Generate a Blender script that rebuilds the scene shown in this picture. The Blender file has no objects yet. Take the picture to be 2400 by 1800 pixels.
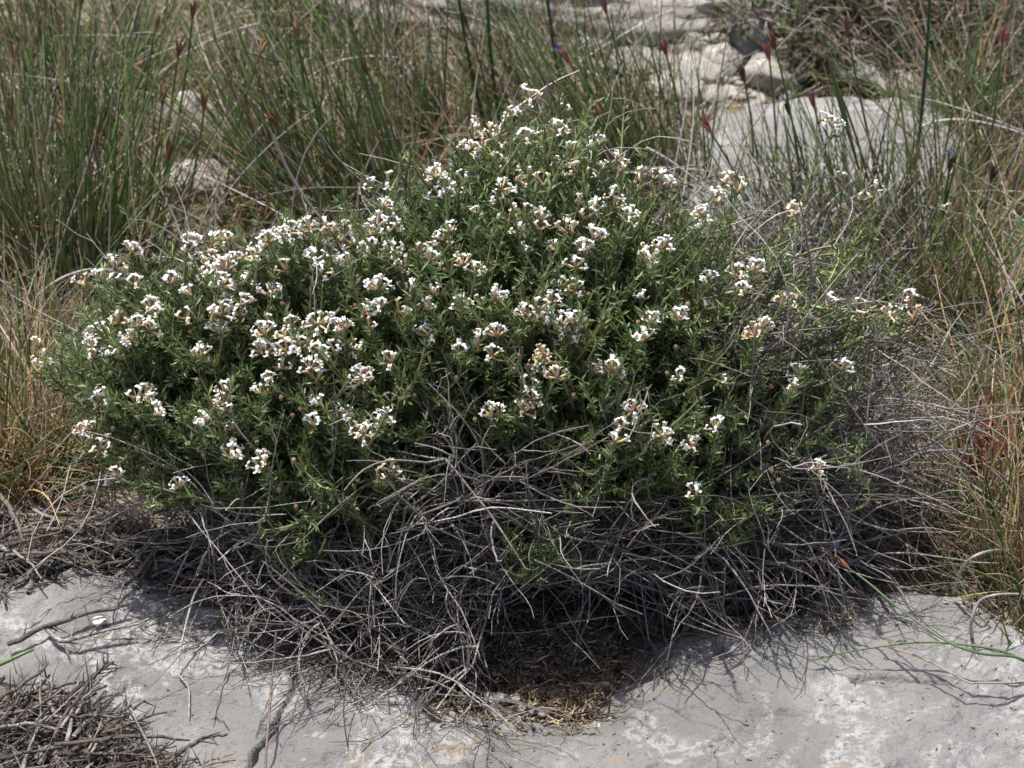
import bpy, math, time
import numpy as np
T0 = time.time()
S = 0.6                      # working units -> metres
rng = np.random.default_rng(11)
R = math.radians
scene = bpy.context.scene
col = scene.collection

# ------------------------------------------------------------------ camera geometry
PITCH = R(33.0); DIST = 2.4
HF = math.atan(0.475 / DIST)                 # half horizontal fov
TGT = np.array([0, 0, 0.15])
CAM = TGT + np.array([0, -DIST*math.cos(PITCH), DIST*math.sin(PITCH)])
FW = (TGT-CAM)/DIST; RT = np.array([1., 0, 0]); UP = np.cross(RT, FW)
FPX = 1200/math.tan(HF)
def rays(u, v):
    u = np.asarray(u, float); v = np.asarray(v, float)
    d = FW + ((u-1200)/FPX)[..., None]*RT + ((900-v)/FPX)[..., None]*UP
    return d/np.linalg.norm(d, axis=-1, keepdims=True)
def on_ground(u, v, z=0.0):
    d = rays(u, v); t = (z-CAM[2])/d[..., 2]
    return CAM + d*t[..., None]
def at_y(u, v, y):
    d = rays(u, v); return CAM + d*((y-CAM[1])/d[..., 1])[..., None]
def project(P):
    q = P-CAM; w = q@FW
    return 1200+FPX*(q@RT)/w, 900-FPX*(q@UP)/w
def dome(u, v, C, Rd):
    d = rays(u, v); o = (CAM-C)/Rd; dd = d/Rd
    a = (dd*dd).sum(-1); b = (dd*o).sum(-1); c = (o*o).sum()-1
    disc = b*b-a*c
    t = np.where(disc > 0, (-b-np.sqrt(np.maximum(disc, 0)))/a, -b/a)
    return CAM+d*t[..., None], disc > 0
O = 2400/2212.0                                # overview pixel -> photo pixel
def ov(pts): return [(x*O, y*O) for x, y in pts]
def inside(poly, u, v):
    u = np.asarray(u); v = np.asarray(v); r = np.zeros(u.shape, bool); n = len(poly)
    for i in range(n):
        x0, y0 = poly[i]; x1, y1 = poly[(i+1) % n]
        if y0 == y1: continue
        c = ((y0 > v) != (y1 > v)) & (u < (x1-x0)*(v-y0)/(y1-y0)+x0)
        r ^= c
    return r
def sample_poly(poly, n):
    p = np.array(poly); lo, hi = p.min(0), p.max(0); out = np.zeros((0, 2))
    while len(out) < n:
        q = rng.uniform(lo, hi, (n*2, 2)); out = np.vstack([out, q[inside(poly, q[:, 0], q[:, 1])]])
    return out[:n]

# ------------------------------------------------------------------ noise
def _h(ix, iy, iz):
    n = (ix*374761393 + iy*668265263 + iz*2147483647 + 1013904223) & 0xffffffff
    n = ((n ^ (n >> 13))*1274126177) & 0xffffffff
    n = ((n ^ (n >> 16))*2246822519) & 0xffffffff
    return ((n ^ (n >> 15)) & 0xffffff)/float(0xffffff)
def vn(P):
    P = np.asarray(P, float)
    if P.shape[-1] == 2: P = np.concatenate([P, np.zeros(P.shape[:-1]+(1,))], -1)
    i = np.floor(P).astype(np.int64); f = P-i; f = f*f*(3-2*f)
    r = 0
    for a in (0, 1):
        for b in (0, 1):
            for c in (0, 1):
                w = (f[..., 0] if a else 1-f[..., 0])*(f[..., 1] if b else 1-f[..., 1])*(f[..., 2] if c else 1-f[..., 2])
                r = r+w*_h(i[..., 0]+a, i[..., 1]+b, i[..., 2]+c)
    return r*2-1
def fbm(P, oc=4, g=0.5):
    P = np.asarray(P, float); r = 0; a = 1
    for k in range(oc):
        r = r+a*vn(P*(2.03**k)+k*17.3); a *= g
    return r
def sst(x, a=0., b=1.):
    t = np.clip((x-a)/(b-a), 0, 1); return t*t*(3-2*t)

# ------------------------------------------------------------------ mesh building (all quads)
class MB:
    def __init__(s): s.V = []; s.F = []; s.T = []; s.M = []; s.n = 0
    def add(s, V, F, T, m=0):
        V = np.asarray(V, float).reshape(-1, 3); F = np.asarray(F, np.int64).reshape(-1, 4)
        T = np.broadcast_to(np.asarray(T, float), (len(V), 3))
        s.V.append(V); s.F.append(F+s.n); s.T.append(T); s.M.append(np.full(len(F), m)); s.n += len(V)
    def mesh(s, name, mats, smooth=True, origin=(0, 0, 0)):
        V = (np.concatenate(s.V)-np.array(origin))*S; F = np.concatenate(s.F); T = np.concatenate(s.T); M = np.concatenate(s.M)
        me = bpy.data.meshes.new(name)
        me.vertices.add(len(V)); me.vertices.foreach_set('co', V.astype(np.float32).ravel())
        me.loops.add(F.size); me.loops.foreach_set('vertex_index', F.astype(np.int32).ravel())
        me.polygons.add(len(F)); me.polygons.foreach_set('loop_start', np.arange(0, F.size, 4, dtype=np.int32))
        me.polygons.foreach_set('material_index', M.astype(np.int32))
        me.polygons.foreach_set('use_smooth', np.full(len(F), smooth))
        for m in (mats if isinstance(mats, (list, tuple)) else [mats]): me.materials.append(m)
        a = me.color_attributes.new('tint', 'FLOAT_COLOR', 'POINT')
        a.data.foreach_set('color', np.concatenate([T, np.ones((len(T), 1))], 1).astype(np.float32).ravel())
        me.update(calc_edges=True)
        return me
    def build(s, name, mats, parent=None, smooth=True, origin=(0, 0, 0)):
        o = bpy.data.objects.new(name, s.mesh(name, mats, smooth, origin)); col.objects.link(o)
        po = np.array(parent['_o']) if parent is not None and '_o' in parent else np.zeros(3)
        o.location = tuple((np.array(origin)-po)*S)
        if parent is not None: o.parent = parent
        return o
def tag(o, label=None, cat=None, group=None, kind=None):
    if label: o['label'] = label
    if cat: o['category'] = cat
    if group: o['group'] = group
    if kind: o['kind'] = kind
    return o
def thing(name, loc, label, cat, group=None):
    o = bpy.data.objects.new(name, None); col.objects.link(o); o.location = tuple(np.array(loc)*S)
    o.empty_display_size = 0.02; o['_o'] = [float(c) for c in loc]
    return tag(o, label, cat, group)
def nrm(a): return a/np.maximum(np.linalg.norm(a, axis=-1, keepdims=True), 1e-9)
def tubes(mb, P, Rr, T, sides=4, m=0, knob=0):
    """P (N,K,3), Rr (N,K), T (N,3) or (N,K,3)"""
    P = np.asarray(P, float); N, K, _ = P.shape
    if knob: Rr = Rr*(1+knob*np.abs(rng.normal(0, 1, (N, K)))); P = P+rng.normal(0, knob*.0022, P.shape)*np.array([1, 1, .7])
    t = np.empty_like(P); t[:, 1:-1] = P[:, 2:]-P[:, :-2]; t[:, 0] = P[:, 1]-P[:, 0]; t[:, -1] = P[:, -1]-P[:, -2]
    t = nrm(t); ref = nrm(rng.normal(size=(N, 1, 3)))
    mt = nrm(t.mean(1, keepdims=True)); ref = nrm(ref-(ref*mt).sum(-1, keepdims=True)*mt)
    a = nrm(ref-(ref*t).sum(-1, keepdims=True)*t); b = np.cross(t, a)
    th = np.arange(sides)/sides*2*math.pi
    V = P[:, :, None]+Rr[:, :, None, None]*(np.cos(th)[:, None]*a[:, :, None]+np.sin(th)[:, None]*b[:, :, None])
    idx = np.arange(N*K*sides).reshape(N, K, sides)
    F = np.stack([idx[:, :-1], np.roll(idx, -1, 2)[:, :-1], np.roll(idx, -1, 2)[:, 1:], idx[:, 1:]], -1)
    T = np.asarray(T, float)
    T = np.broadcast_to(T[:, None, None] if T.ndim == 2 else T[:, :, None], (N, K, sides, 3))
    mb.add(V, F, T.reshape(-1, 3), m)
def leaves(mb, B, D, L, W, T, m=0, fold=0.25):
    """blade leaves: base B, unit dir D, length L, width W -> 4 quads each with a folded midrib"""
    N = len(B); side = nrm(np.cross(D, rng.normal(size=(N, 3)))); nor = np.cross(side, D)
    L = np.broadcast_to(L, (N,)); W = np.broadcast_to(W, (N,))
    bend = rng.uniform(-0.22, 0.22, N)
    rows = []
    for f, w in ((0, .18), (.62, 1.0), (1.0, .16)):
        c = B+D*(L*f)[:, None]+nor*(L*bend*f*f)[:, None]
        rows += [c-side*(W*w/2)[:, None]+nor*(W*w*fold)[:, None], c, c+side*(W*w/2)[:, None]+nor*(W*w*fold)[:, None]]
    V = np.stack(rows, 1)
    base = np.arange(N)[:, None]*9
    q = np.array([[0, 1, 4, 3], [1, 2, 5, 4], [3, 4, 7, 6], [4, 5, 8, 7]])
    F = (base[:, :, None]+q[None])
    mb.add(V, F, np.repeat(T, 9, axis=0), m)
def bez(P0, P1, P2, K):
    t = np.linspace(0, 1, K)[None, :, None]
    return (1-t)**2*P0[:, None]+2*t*(1-t)*P1[:, None]+t*t*P2[:, None]
def pick(cols, n, jit=0.15, p=None, cj=0.06):
    c = np.array(cols)[rng.choice(len(cols), n, p=p)]
    return np.clip(c*(1+rng.normal(0, jit, (n, 1)))*(1+rng.normal(0, cj, (n, 3))), 0.004, 0.9)

# ------------------------------------------------------------------ materials
def mat_tint(name, rough=0.6, trans=0.0, spec=0.3, bump=0.0, bscale=200., mottling=0.0):
    m = bpy.data.materials.new(name); m.use_nodes = True; nt = m.node_tree; N = nt.nodes; L = nt.links
    b = N['Principled BSDF']; b.inputs['Roughness'].default_value = rough
    b.inputs['Specular IOR Level'].default_value = spec
    a = N.new('ShaderNodeVertexColor'); a.layer_name = 'tint'; src = a.outputs['Color']
    tc = N.new('ShaderNodeTexCoord')
    if mottling:
        n = N.new('ShaderNodeTexNoise'); n.inputs['Scale'].default_value = bscale*0.5; n.inputs['Detail'].default_value = 3
        L.new(tc.outputs['Object'], n.inputs['Vector'])
        mr = N.new('ShaderNodeMapRange'); mr.inputs[1].default_value = 0.3; mr.inputs[2].default_value = 0.7
        mr.inputs[3].default_value = 1-mottling; mr.inputs[4].default_value = 1+mottling; L.new(n.outputs['Fac'], mr.inputs[0])
        vm = N.new('ShaderNodeVectorMath'); vm.operation = 'SCALE'; L.new(src, vm.inputs[0]); L.new(mr.outputs[0], vm.inputs['Scale'])
        src = vm.outputs[0]
    L.new(src, b.inputs['Base Color'])
    if bump:
        n = N.new('ShaderNodeTexNoise'); n.inputs['Scale'].default_value = bscale; n.inputs['Detail'].default_value = 4
        L.new(tc.outputs['Object'], n.inputs['Vector'])
        bp = N.new('ShaderNodeBump'); bp.inputs['Strength'].default_value = bump; bp.inputs['Distance'].default_value = 0.002
        L.new(n.outputs['Fac'], bp.inputs['Height']); L.new(bp.outputs[0], b.inputs['Normal'])
    if trans:
        tr = N.new('ShaderNodeBsdfTranslucent'); mx = N.new('ShaderNodeMixShader'); mx.inputs[0].default_value = trans
        L.new(src, tr.inputs['Color']); L.new(b.outputs[0], mx.inputs[1]); L.new(tr.outputs[0], mx.inputs[2])
        L.new(mx.outputs[0], N['Material Output'].inputs['Surface'])
    return m
M_LEAF = mat_tint('shrub_leaf', 0.4, 0.33, 0.55)
M_STEM = mat_tint('green_stem', 0.5, 0.0, 0.4)
M_TWIG = mat_tint('dead_twig_bark', 0.75, 0, 0.25, 0.5, 900., 0.35)
M_BARK = mat_tint('brown_bark', 0.8, 0, 0.2, 0.8, 500., 0.45)
M_PETAL = mat_tint('petal', 0.55, 0.22, 0.25)
M_CALYX = mat_tint('calyx', 0.6, 0.15, 0.25)
M_GRASS = mat_tint('grass_blade', 0.45, 0.22, 0.45)
M_STRAW = mat_tint('dry_straw', 0.6, 0.15, 0.35)
M_SPIKE = mat_tint('spikelet', 0.5, 0.1, 0.35)
M_LITTER = mat_tint('litter_bits', 0.8, 0, 0.2)

def mat_rock(name, base=(0.235, 0.232, 0.226), lo=0.72, hi=1.25, tan_amt=0.5, scale=1.0, white_amt=1.0):
    m = bpy.data.materials.new(name); m.use_nodes = True; nt = m.node_tree; N = nt.nodes; L = nt.links
    b = N['Principled BSDF']; b.inputs['Roughness'].default_value = 0.85; b.inputs['Specular IOR Level'].default_value = 0.25
    tc = N.new('ShaderNodeTexCoord')
    def noise(sc, det=6, rough=0.6, dist=0.0, off=0.0):
        mp = N.new('ShaderNodeMapping'); mp.inputs['Location'].default_value = (off, off*1.7, off*0.3)
        L.new(tc.outputs['Object'], mp.inputs[0])
        n = N.new('ShaderNodeTexNoise'); n.inputs['Scale'].default_value = sc*scale/S; n.inputs['Detail'].default_value = det
        n.inputs['Roughness'].default_value = rough; n.inputs['Distortion'].default_value = dist; L.new(mp.outputs[0], n.inputs['Vector']); return n.outputs['Fac']
    def ramp(src, a, bb, c0, c1):
        r = N.new('ShaderNodeMapRange'); r.interpolation_type = 'SMOOTHSTEP'
        for i, q in enumerate((a, bb, c0, c1)): r.inputs[i+1].default_value = q
        L.new(src, r.inputs[0]); return r.outputs[0]
    def mixc(f, c0, c1):
        x = N.new('ShaderNodeMix'); x.data_type = 'RGBA'
        if hasattr(f, 'links'): L.new(f, x.inputs[0])
        else: x.inputs[0].default_value = f
        for i, c in ((6, c0), (7, c1)):
            if hasattr(c, 'links'): L.new(c, x.inputs[i])
            else: x.inputs[i].default_value = (*c, 1)
        return x.outputs[2]
    bs = np.array(base)
    big = ramp(noise(5, 8, 0.62, 0.6), 0.33, 0.68, 0, 1)
    c = mixc(big, tuple(bs*lo), tuple(bs*1.05))
    # speckled whitish crust
    w = N.new('ShaderNodeMath'); w.operation = 'MULTIPLY'
    L.new(ramp(noise(9, 5, 0.65, 1.2, 3.1), 0.48, 0.63, 0, .85), w.inputs[0]); L.new(ramp(noise(120, 4, 0.7, 0, 1.0), 0.44, 0.56, 0.05, 1.0*white_amt), w.inputs[1])
    c = mixc(w.outputs[0], c, tuple(np.minimum(bs*1.75, 0.8)))
    # tan weathered patches
    t = N.new('ShaderNodeMath'); t.operation = 'MULTIPLY'
    L.new(ramp(noise(11, 6, 0.7, 1.5, 7.7), 0.56, 0.66, 0, 1), t.inputs[0]); L.new(ramp(noise(70, 3, 0.6, 0, 4.0), 0.38, 0.62, 0.1, tan_amt), t.inputs[1])
    c = mixc(t.outputs[0], c, (0.30, 0.23, 0.16))
    # small dark pits and grey lichen dots
    d = ramp(noise(220, 3, 0.7, 0, 9.0), 0.60, 0.70, 0, 0.55)
    c = mixc(d, c, tuple(bs*0.42))
    v = N.new('ShaderNodeTexVoronoi'); v.inputs['Scale'].default_value = 55*scale/S; L.new(tc.outputs['Object'], v.inputs['Vector'])
    dd = N.new('ShaderNodeMath'); dd.operation = 'MULTIPLY'
    L.new(ramp(v.outputs['Distance'], 0.12, 0.26, 1, 0), dd.inputs[0]); L.new(ramp(noise(16, 4, 0.6, 0, 5.0), 0.52, 0.62, 0, 0.6), dd.inputs[1])
    c = mixc(dd.outputs[0], c, (0.42, 0.42, 0.41))
    L.new(c, b.inputs['Base Color'])
    ad = N.new('ShaderNodeMath'); ad.operation = 'ADD'
    L.new(noise(30, 8, 0.7), ad.inputs[0])
    mu = N.new('ShaderNodeMath'); mu.operation = 'MULTIPLY'; mu.inputs[1].default_value = 0.25; L.new(noise(260, 4, 0.6), mu.inputs[0]); L.new(mu.outputs[0], ad.inputs[1])
    bp = N.new('ShaderNodeBump'); bp.inputs['Strength'].default_value = 1.0; bp.inputs['Distance'].default_value = 0.010*S
    L.new(ad.outputs[0], bp.inputs['Height']); L.new(bp.outputs[0], b.inputs['Normal'])
    return m
M_ROCK = mat_rock('limestone', (0.25, 0.246, 0.238), 0.70, 1.2, 0.9)
M_ROCK2 = mat_rock('limestone_pale', (0.42, 0.39, 0.35), 0.8, 1.1, 0.7, 1.6)
M_ROCK3 = mat_rock('limestone_grey_boulder', (0.27, 0.266, 0.258), 0.75, 1.2, 0.25, 1.0, 0.8)
def mat_soil():
    m = bpy.data.materials.new('soil'); m.use_nodes = True; nt = m.node_tree; N = nt.nodes; L = nt.links
    b = N['Principled BSDF']; b.inputs['Roughness'].default_value = 0.95; b.inputs['Specular IOR Level'].default_value = 0.1
    tc = N.new('ShaderNodeTexCoord')
    n = N.new('ShaderNodeTexNoise'); n.inputs['Scale'].default_value = 9/S; n.inputs['Detail'].default_value = 10; n.inputs['Roughness'].default_value = 0.75
    L.new(tc.outputs['Object'], n.inputs['Vector'])
    r = N.new('ShaderNodeValToRGB'); L.new(n.outputs['Fac'], r.inputs[0])
    e = r.color_ramp.elements; e[0].position = 0.32; e[0].color = (0.07, 0.05, 0.036, 1); e[1].position = 0.68; e[1].color = (0.40, 0.33, 0.26, 1)
    q = e.new(0.5); q.color = (0.20, 0.155, 0.115, 1)
    L.new(r.outputs[0], b.inputs['Base Color'])
    n2 = N.new('ShaderNodeTexNoise'); n2.inputs['Scale'].default_value = 60/S; n2.inputs['Detail'].default_value = 8; L.new(tc.outputs['Object'], n2.inputs['Vector'])
    bp = N.new('ShaderNodeBump'); bp.inputs['Strength'].default_value = 1; bp.inputs['Distance'].default_value = 0.008
    L.new(n2.outputs['Fac'], bp.inputs['Height']); L.new(bp.outputs[0], b.inputs['Normal'])
    return m
M_SOIL = mat_soil()

# ------------------------------------------------------------------ ground and the foreground slab
EDGE = [(-700, 1440), (-250, 1390), (0, 1335), (150, 1305), (300, 1300), (420, 1320), (520, 1365), (650, 1410), (800, 1450), (900, 1500), (1020, 1570),
        (1200, 1615), (1330, 1600), (1430, 1550), (1480, 1490), (1540, 1445), (1700, 1420), (1900, 1385), (2080, 1330), (2250, 1370), (2400, 1480), (2700, 1560), (3200, 1600)]
eg = on_ground([p[0] for p in EDGE], [p[1] for p in EDGE])
def y_edge(x):
    return np.interp(x, eg[:, 0], eg[:, 1])+0.012*fbm(np.stack([x*16, x*0+3], -1), 4)
def soil_h(x, y):
    P = np.stack([x, y], -1)
    hol = np.exp(-(((x-0.03)/0.13)**2+((y+0.22)/0.12)**2))
    return -0.035+0.012*fbm(P*6, 4)-0.02*hol+0.03*sst(y, 0.3, 1.3)+0.0
CRACK = on_ground(np.array([700, 690, 680, 655, 640, 600, 590, 560, 540])*1.0, np.array([1555, 1590, 1640, 1680, 1715, 1750, 1780, 1830, 1900])*1.0)[:, :2]
CR2 = on_ground(np.array([1060, 1100, 1160, 1250, 1340]), np.array([1840, 1850, 1842, 1850, 1870]))[:, :2]
GASH = on_ground(np.array([2000, 2040, 2090, 2130, 2200]), np.array([1603, 1600, 1596, 1606, 1622]))[:, :2]
def seg_d(x, y, pl):
    d = np.full(x.shape, 1e9)
    for a, b in zip(pl[:-1], pl[1:]):
        ab = b-a; t = np.clip(((x-a[0])*ab[0]+(y-a[1])*ab[1])/(ab@ab), 0, 1)
        d = np.minimum(d, np.hypot(x-a[0]-t*ab[0], y-a[1]-t*ab[1]))
    return d
def rock_h(x, y):
    d = y_edge(x)-y                                   # >0 inside the slab
    P = np.stack([x, y], -1)
    h = 0.0+0.016*fbm(P*4.0+5, 3)+0.0046*fbm(P*17, 5, .5)+0.0018*fbm(P*90, 3)-0.004*sst(vn(P*33+7), .45, .8)
    h += 0.02*np.exp(-(((x+0.13)/0.10)**2+((y+0.33)/0.09)**2))          # knoll in front of the twigs
    h += 0.018*np.exp(-(((x-0.30)/0.18)**2+((y+0.30)/0.12)**2))
    h -= 0.020*np.exp(-(((x+0.33)/0.14)**2+((y+0.36)/0.10)**2))
    hw = np.exp(-((x-0.03)/0.17)**2)
    dn = d+0.022*fbm(P*11+3, 4)
    h = h-0.042*(1-sst(dn, -0.06-0.03*hw, 0.04+0.07*hw))-0.03*sst(-d, 0.03, 0.08)
    w = 0.0022+0.0012*vn(P*60)
    cd = seg_d(x, y, CRACK); h -= 0.020*np.exp(-(cd/(w*0.9))**4); h -= 0.004*sst(0.02-cd, 0, 0.02)*0
    h -= 0.005*np.exp(-(seg_d(x, y, CR2)/0.002)**2)
    h -= 0.009*np.exp(-(seg_d(x, y, GASH)/0.0035)**2)
    return h
def grid(x, y, hf):
    X, Y = np.meshgrid(x, y); Z = hf(X, Y)
    V = np.stack([X, Y, Z], -1).reshape(-1, 3); nx, ny = len(x), len(y)
    i = np.arange(nx*ny).reshape(ny, nx)
    F = np.stack([i[:-1, :-1], i[:-1, 1:], i[1:, 1:], i[1:, :-1]], -1).reshape(-1, 4)
    return V, F, i
def ground_h(x, y):
    # soil stays below the slab where the slab is exposed
    return np.where(y < 0.2, np.minimum(soil_h(x, y), np.where(y_edge(x)-y > 0.03, rock_h(x, y)-0.03, 9)), soil_h(x, y))
xs = np.concatenate([-60*np.geomspace(1, 0.018, 26)[:-1], np.linspace(-1.05, 1.05, 300), 60*np.geomspace(0.018, 1, 26)[1:]])
ys = np.concatenate([-60*np.geomspace(1, 0.015, 24)[:-1], np.linspace(-0.9, 1.8, 380), 60*np.geomspace(0.0315, 1, 26)[1:]])
mb = MB(); V, F, _ = grid(xs, ys, ground_h); mb.add(V, F, (1, 1, 1)); g = mb.build('ground', M_SOIL); tag(g, kind='structure')
gx = np.linspace(-0.85, 0.85, 860); gy = np.linspace(-0.72, 0.02, 400)
V, F, idx = grid(gx, gy, rock_h)
mb = MB(); mb.add(V, F, (1, 1, 1))
ring = np.concatenate([idx[0, :], idx[1:, -1], idx[-1, -2::-1], idx[-2:0:-1, 0]])
lowv = V[ring].copy(); lowv[:, 2] = -0.16
n = len(ring); base = len(V); k = np.arange(n); k2 = (k+1) % n
mb.add(lowv, np.zeros((0, 4)), (1, 1, 1))
mb.F.append(np.stack([ring[k], base+k, base+k2, ring[k2]], -1)); mb.M.append(np.zeros(n))
slab = mb.build('rock_slab', M_ROCK)
tag(slab, 'broad grey limestone slab with a crack filling the bottom foreground below the shrub', 'rock')

# ------------------------------------------------------------------ stones
def stone_V(c, r, seed, rot=0.0, nu=36, nv=22, amp=0.18, flat=0.0, freq=1.6, facet=0.0):
    th = np.arange(nu)/nu*2*math.pi; ph = np.linspace(0.02, math.pi-0.02, nv)
    P = np.stack([np.outer(np.sin(ph), np.cos(th)), np.outer(np.sin(ph), np.sin(th)), np.outer(np.cos(ph), np.ones(nu))], -1)
    if facet:
        rr = np.random.default_rng(seed); pl = nrm(rr.normal(size=(11, 3))); dd = rr.uniform(0.55, 0.95, 11)
        dot = P@pl.T; lim = np.where(dot > 0.05, dd/np.maximum(dot, 0.05), 9).min(-1)
        P = P*(1-facet+facet*np.minimum(lim, 1.15))[..., None]
    P = P*(1+amp*fbm(P*freq+seed*3.7, 6, .5))[..., None]
    if flat: P[..., 2] = np.where(P[..., 2] > flat, flat+(P[..., 2]-flat)*0.25, P[..., 2])
    P = P*np.array(r); cr, sr = math.cos(rot), math.sin(rot)
    P = np.stack([P[..., 0]*cr-P[..., 1]*sr, P[..., 0]*sr+P[..., 1]*cr, P[..., 2]], -1)+np.array(c)
    i = np.arange(nu*nv).reshape(nv, nu); j = np.roll(i, -1, 1)
    F = np.stack([i[:-1], i[1:], j[1:], j[:-1]], -1)
    return P.reshape(-1, 3), F.reshape(-1, 4)
def stone(name, u, v, r, seed, mat, label, cat='stone', group=None, rot=0.0, zoff=0.3, **kw):
    c = on_ground(u*O, v*O, -0.01); z = soil_h(np.array(c[0]), np.array(c[1]))
    c = np.array([c[0], c[1], float(z)+r[2]*zoff]); mb = MB(); V, F = stone_V(c, r, seed, rot, **kw); mb.add(V, F, (1, 1, 1))
    return tag(mb.build(name, mat, origin=c), label, cat, group)
stone('boulder', 1770, 400, (0.18, 0.20, 0.060), 3, M_ROCK3, 'large smooth grey boulder behind green stems at the upper right', 'boulder', nu=200, nv=110, amp=0.15, flat=0.42, zoff=0.25, rot=-0.35, facet=.45)
stone('pale_outcrop', 1330, 25, (0.36, 0.13, 0.07), 8, M_ROCK2, 'flat pale limestone outcrop along the top edge behind the grass', 'rock', nu=110, nv=50, amp=0.2, flat=0.6, zoff=0.4)
stone('boulder', 425, 290, (0.038, 0.05, 0.05), 12, M_ROCK2, 'small rounded pinkish grey rock standing in the grass at the upper left', 'rock', nu=60, nv=40, amp=0.2, zoff=0.4, facet=0.5)
stone('boulder', 440, 380, (0.055, 0.035, 0.02), 13, M_ROCK2, 'low sandy rock just below the rounded pinkish rock in the grass', 'rock', nu=60, nv=40, amp=0.25, zoff=0.4, facet=0.4)
RUB = [(1545, 45, .055, .030, .016, 'whitish flat stone with a notch at the top of the rubble'), (1595, 62, .045, .026, .013, 'long pale slab stone leaning on the rubble top right'),
       (1570, 90, .048, .024, .012, 'flat pale stone in the middle of the rubble with a dark gap beneath'), (1620, 115, .028, .022, .02, 'wedge shaped grey stone at the right end of the rubble'),
       (1520, 118, .028, .02, .012, 'small sandy stone below the notched whitish stone'), (1505, 160, .035, .026, .012, 'cream coloured stone at the left foot of the rubble'),
       (1560, 150, .024, .018, .012, 'brownish small stone amid the rubble'), (1660, 175, .04, .03, .012, 'grey angular stone touching the back of the large boulder'),
       (1480, 85, .03, .025, .012, 'pale cream stone at the left side of the rubble'), (1460, 190, .035, .028, .01, 'low sandy stone left of the large boulder'),
       (1955, 218, .028, .02, .016, 'rounded beige stone right of the large boulder, under the low bush'), (1870, 190, .045, .022, .014, 'flat brownish stone behind the boulder under the low bush'),
       (1900, 60, .05, .03, .025, 'grey stone block showing through the twigs of the low bush'), (2030, 245, .02, .018, .012, 'small orange brown stone in the grass right of the boulder'),
       (1400, 130, .05, .03, .01, 'flat whitish stone partly hidden by grass stems near the top centre'), (1720, 165, .03, .02, .012, 'grey flat stone in the shade of the low bush'),
       (2150, 400, .022, .016, .012, 'pale stone in grass at the right edge'), (2100, 470, .03, .02, .012, 'grey pebble among right grass near the purple flower'),
       (690, 640, .03, .024, .02, 'pinkish grey stone seen through the left part of the shrub'), (1250, 95, .05, .03, .01, 'pale flat stone behind the central grass'),
       (860, 170, .03, .02, .012, 'tan stone in the grass left of the top centre'), (300, 870, .035, .028, .02, 'tan stone in shade under the left edge of the shrub')]
for i, (u, v, a, b, c, lb) in enumerate(RUB):
    stone('stone', u, v, (a*1.2, b*1.25, c*1.6), 20+i, M_ROCK2 if i % 4 != 3 or i == 7 else M_ROCK3, lb, 'stone', 'rubble stones among the grass', rot=rng.uniform(-.6, .6), amp=0.14, facet=0.8, zoff=0.6)
PEB = [(1258, 1440, 8, 'pale rounded pebble in the litter under the twigs'), (1210, 1505, 9, 'small whitish pebble right of the litter centre'), (1258, 1488, 10, 'larger dull pebble at the right side of the litter hollow'),
       (1078, 1470, 7, 'small pinkish pebble at the left front of the litter hollow'), (1155, 1475, 6, 'reddish pebble in the front of the litter hollow'), (1160, 1490, 6, 'cream pebble at the very front of the litter hollow'),
       (1180, 1478, 7, 'grey chip of stone in the front of the litter hollow')]
for i, (u, v, r, lb) in enumerate(PEB):
    c = on_ground(u*O, v*O, -0.045); c[2] = max(float(ground_h(c[0:1], c[1:2])[0]), float(rock_h(c[0:1], c[1:2])[0]))+.004; r = r*0.00055
    mb = MB(); V, F = stone_V(c, (r*1.2, r, r*0.8), 60+i, amp=0.2, nu=16, nv=10, facet=0.6); mb.add(V, F, (1, 1, 1))
    tag(mb.build('pebble', M_ROCK2, origin=c), lb, 'pebble', 'pebbles in the litter hollow')

def gravel(poly, n, lo, hi, seed, on_rock=False):
    r_ = np.random.default_rng(seed); q = sample_poly(poly, n); c = on_ground(q[:, 0], q[:, 1], -.01); c[:, 2] = np.maximum(rock_h(c[:, 0], c[:, 1]), soil_h(c[:, 0], c[:, 1]))+.004 if on_rock else soil_h(c[:, 0], c[:, 1]); mb = MB(); pr = []
    for k in range(10):
        V, F = stone_V((0, 0, 0), (1, .75, .45), 100+k, amp=.15, nu=12, nv=8, facet=.8); pr.append((V, F))
    for p in c:
        V, F = pr[r_.integers(10)]; an = r_.uniform(0, 6.28); s_ = r_.uniform(lo, hi)*(1 if r_.random() > .1 else 2); M = np.array([[math.cos(an), math.sin(an), 0], [-math.sin(an), math.cos(an), 0], [0, 0, 1]])
        mb.add(V@M*s_+p+np.array([0, 0, s_*.15]), F, (1, 1, 1))
    return mb
g = gravel(ov([(1380, 30), (1560, 0), (1720, 60), (1720, 200), (1560, 240), (1440, 220)]), 420, .004, .014, 1).build('gravel', M_ROCK2); tag(g, 'loose pale gravel and stone chips between the bigger rubble stones', 'gravel', kind='stuff')
g = gravel(ov([(1180, 1440), (1300, 1380), (1340, 1420), (1260, 1500), (1160, 1510), (1040, 1490), (1060, 1460)]), 150, .002, .0065, 3, True).build('grit', M_ROCK2); tag(g, 'grit and small chips mixed into the litter of the slab hollow', 'gravel', kind='stuff')
g = gravel(ov([(-20, -60), (2230, -60), (2230, 640), (1700, 560), (700, 560), (-20, 700)]), 1300, .003, .010, 2).build('scattered_chips', M_ROCK2); tag(g, 'small stone chips scattered on the soil under the grass', 'gravel', kind='stuff')

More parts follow.
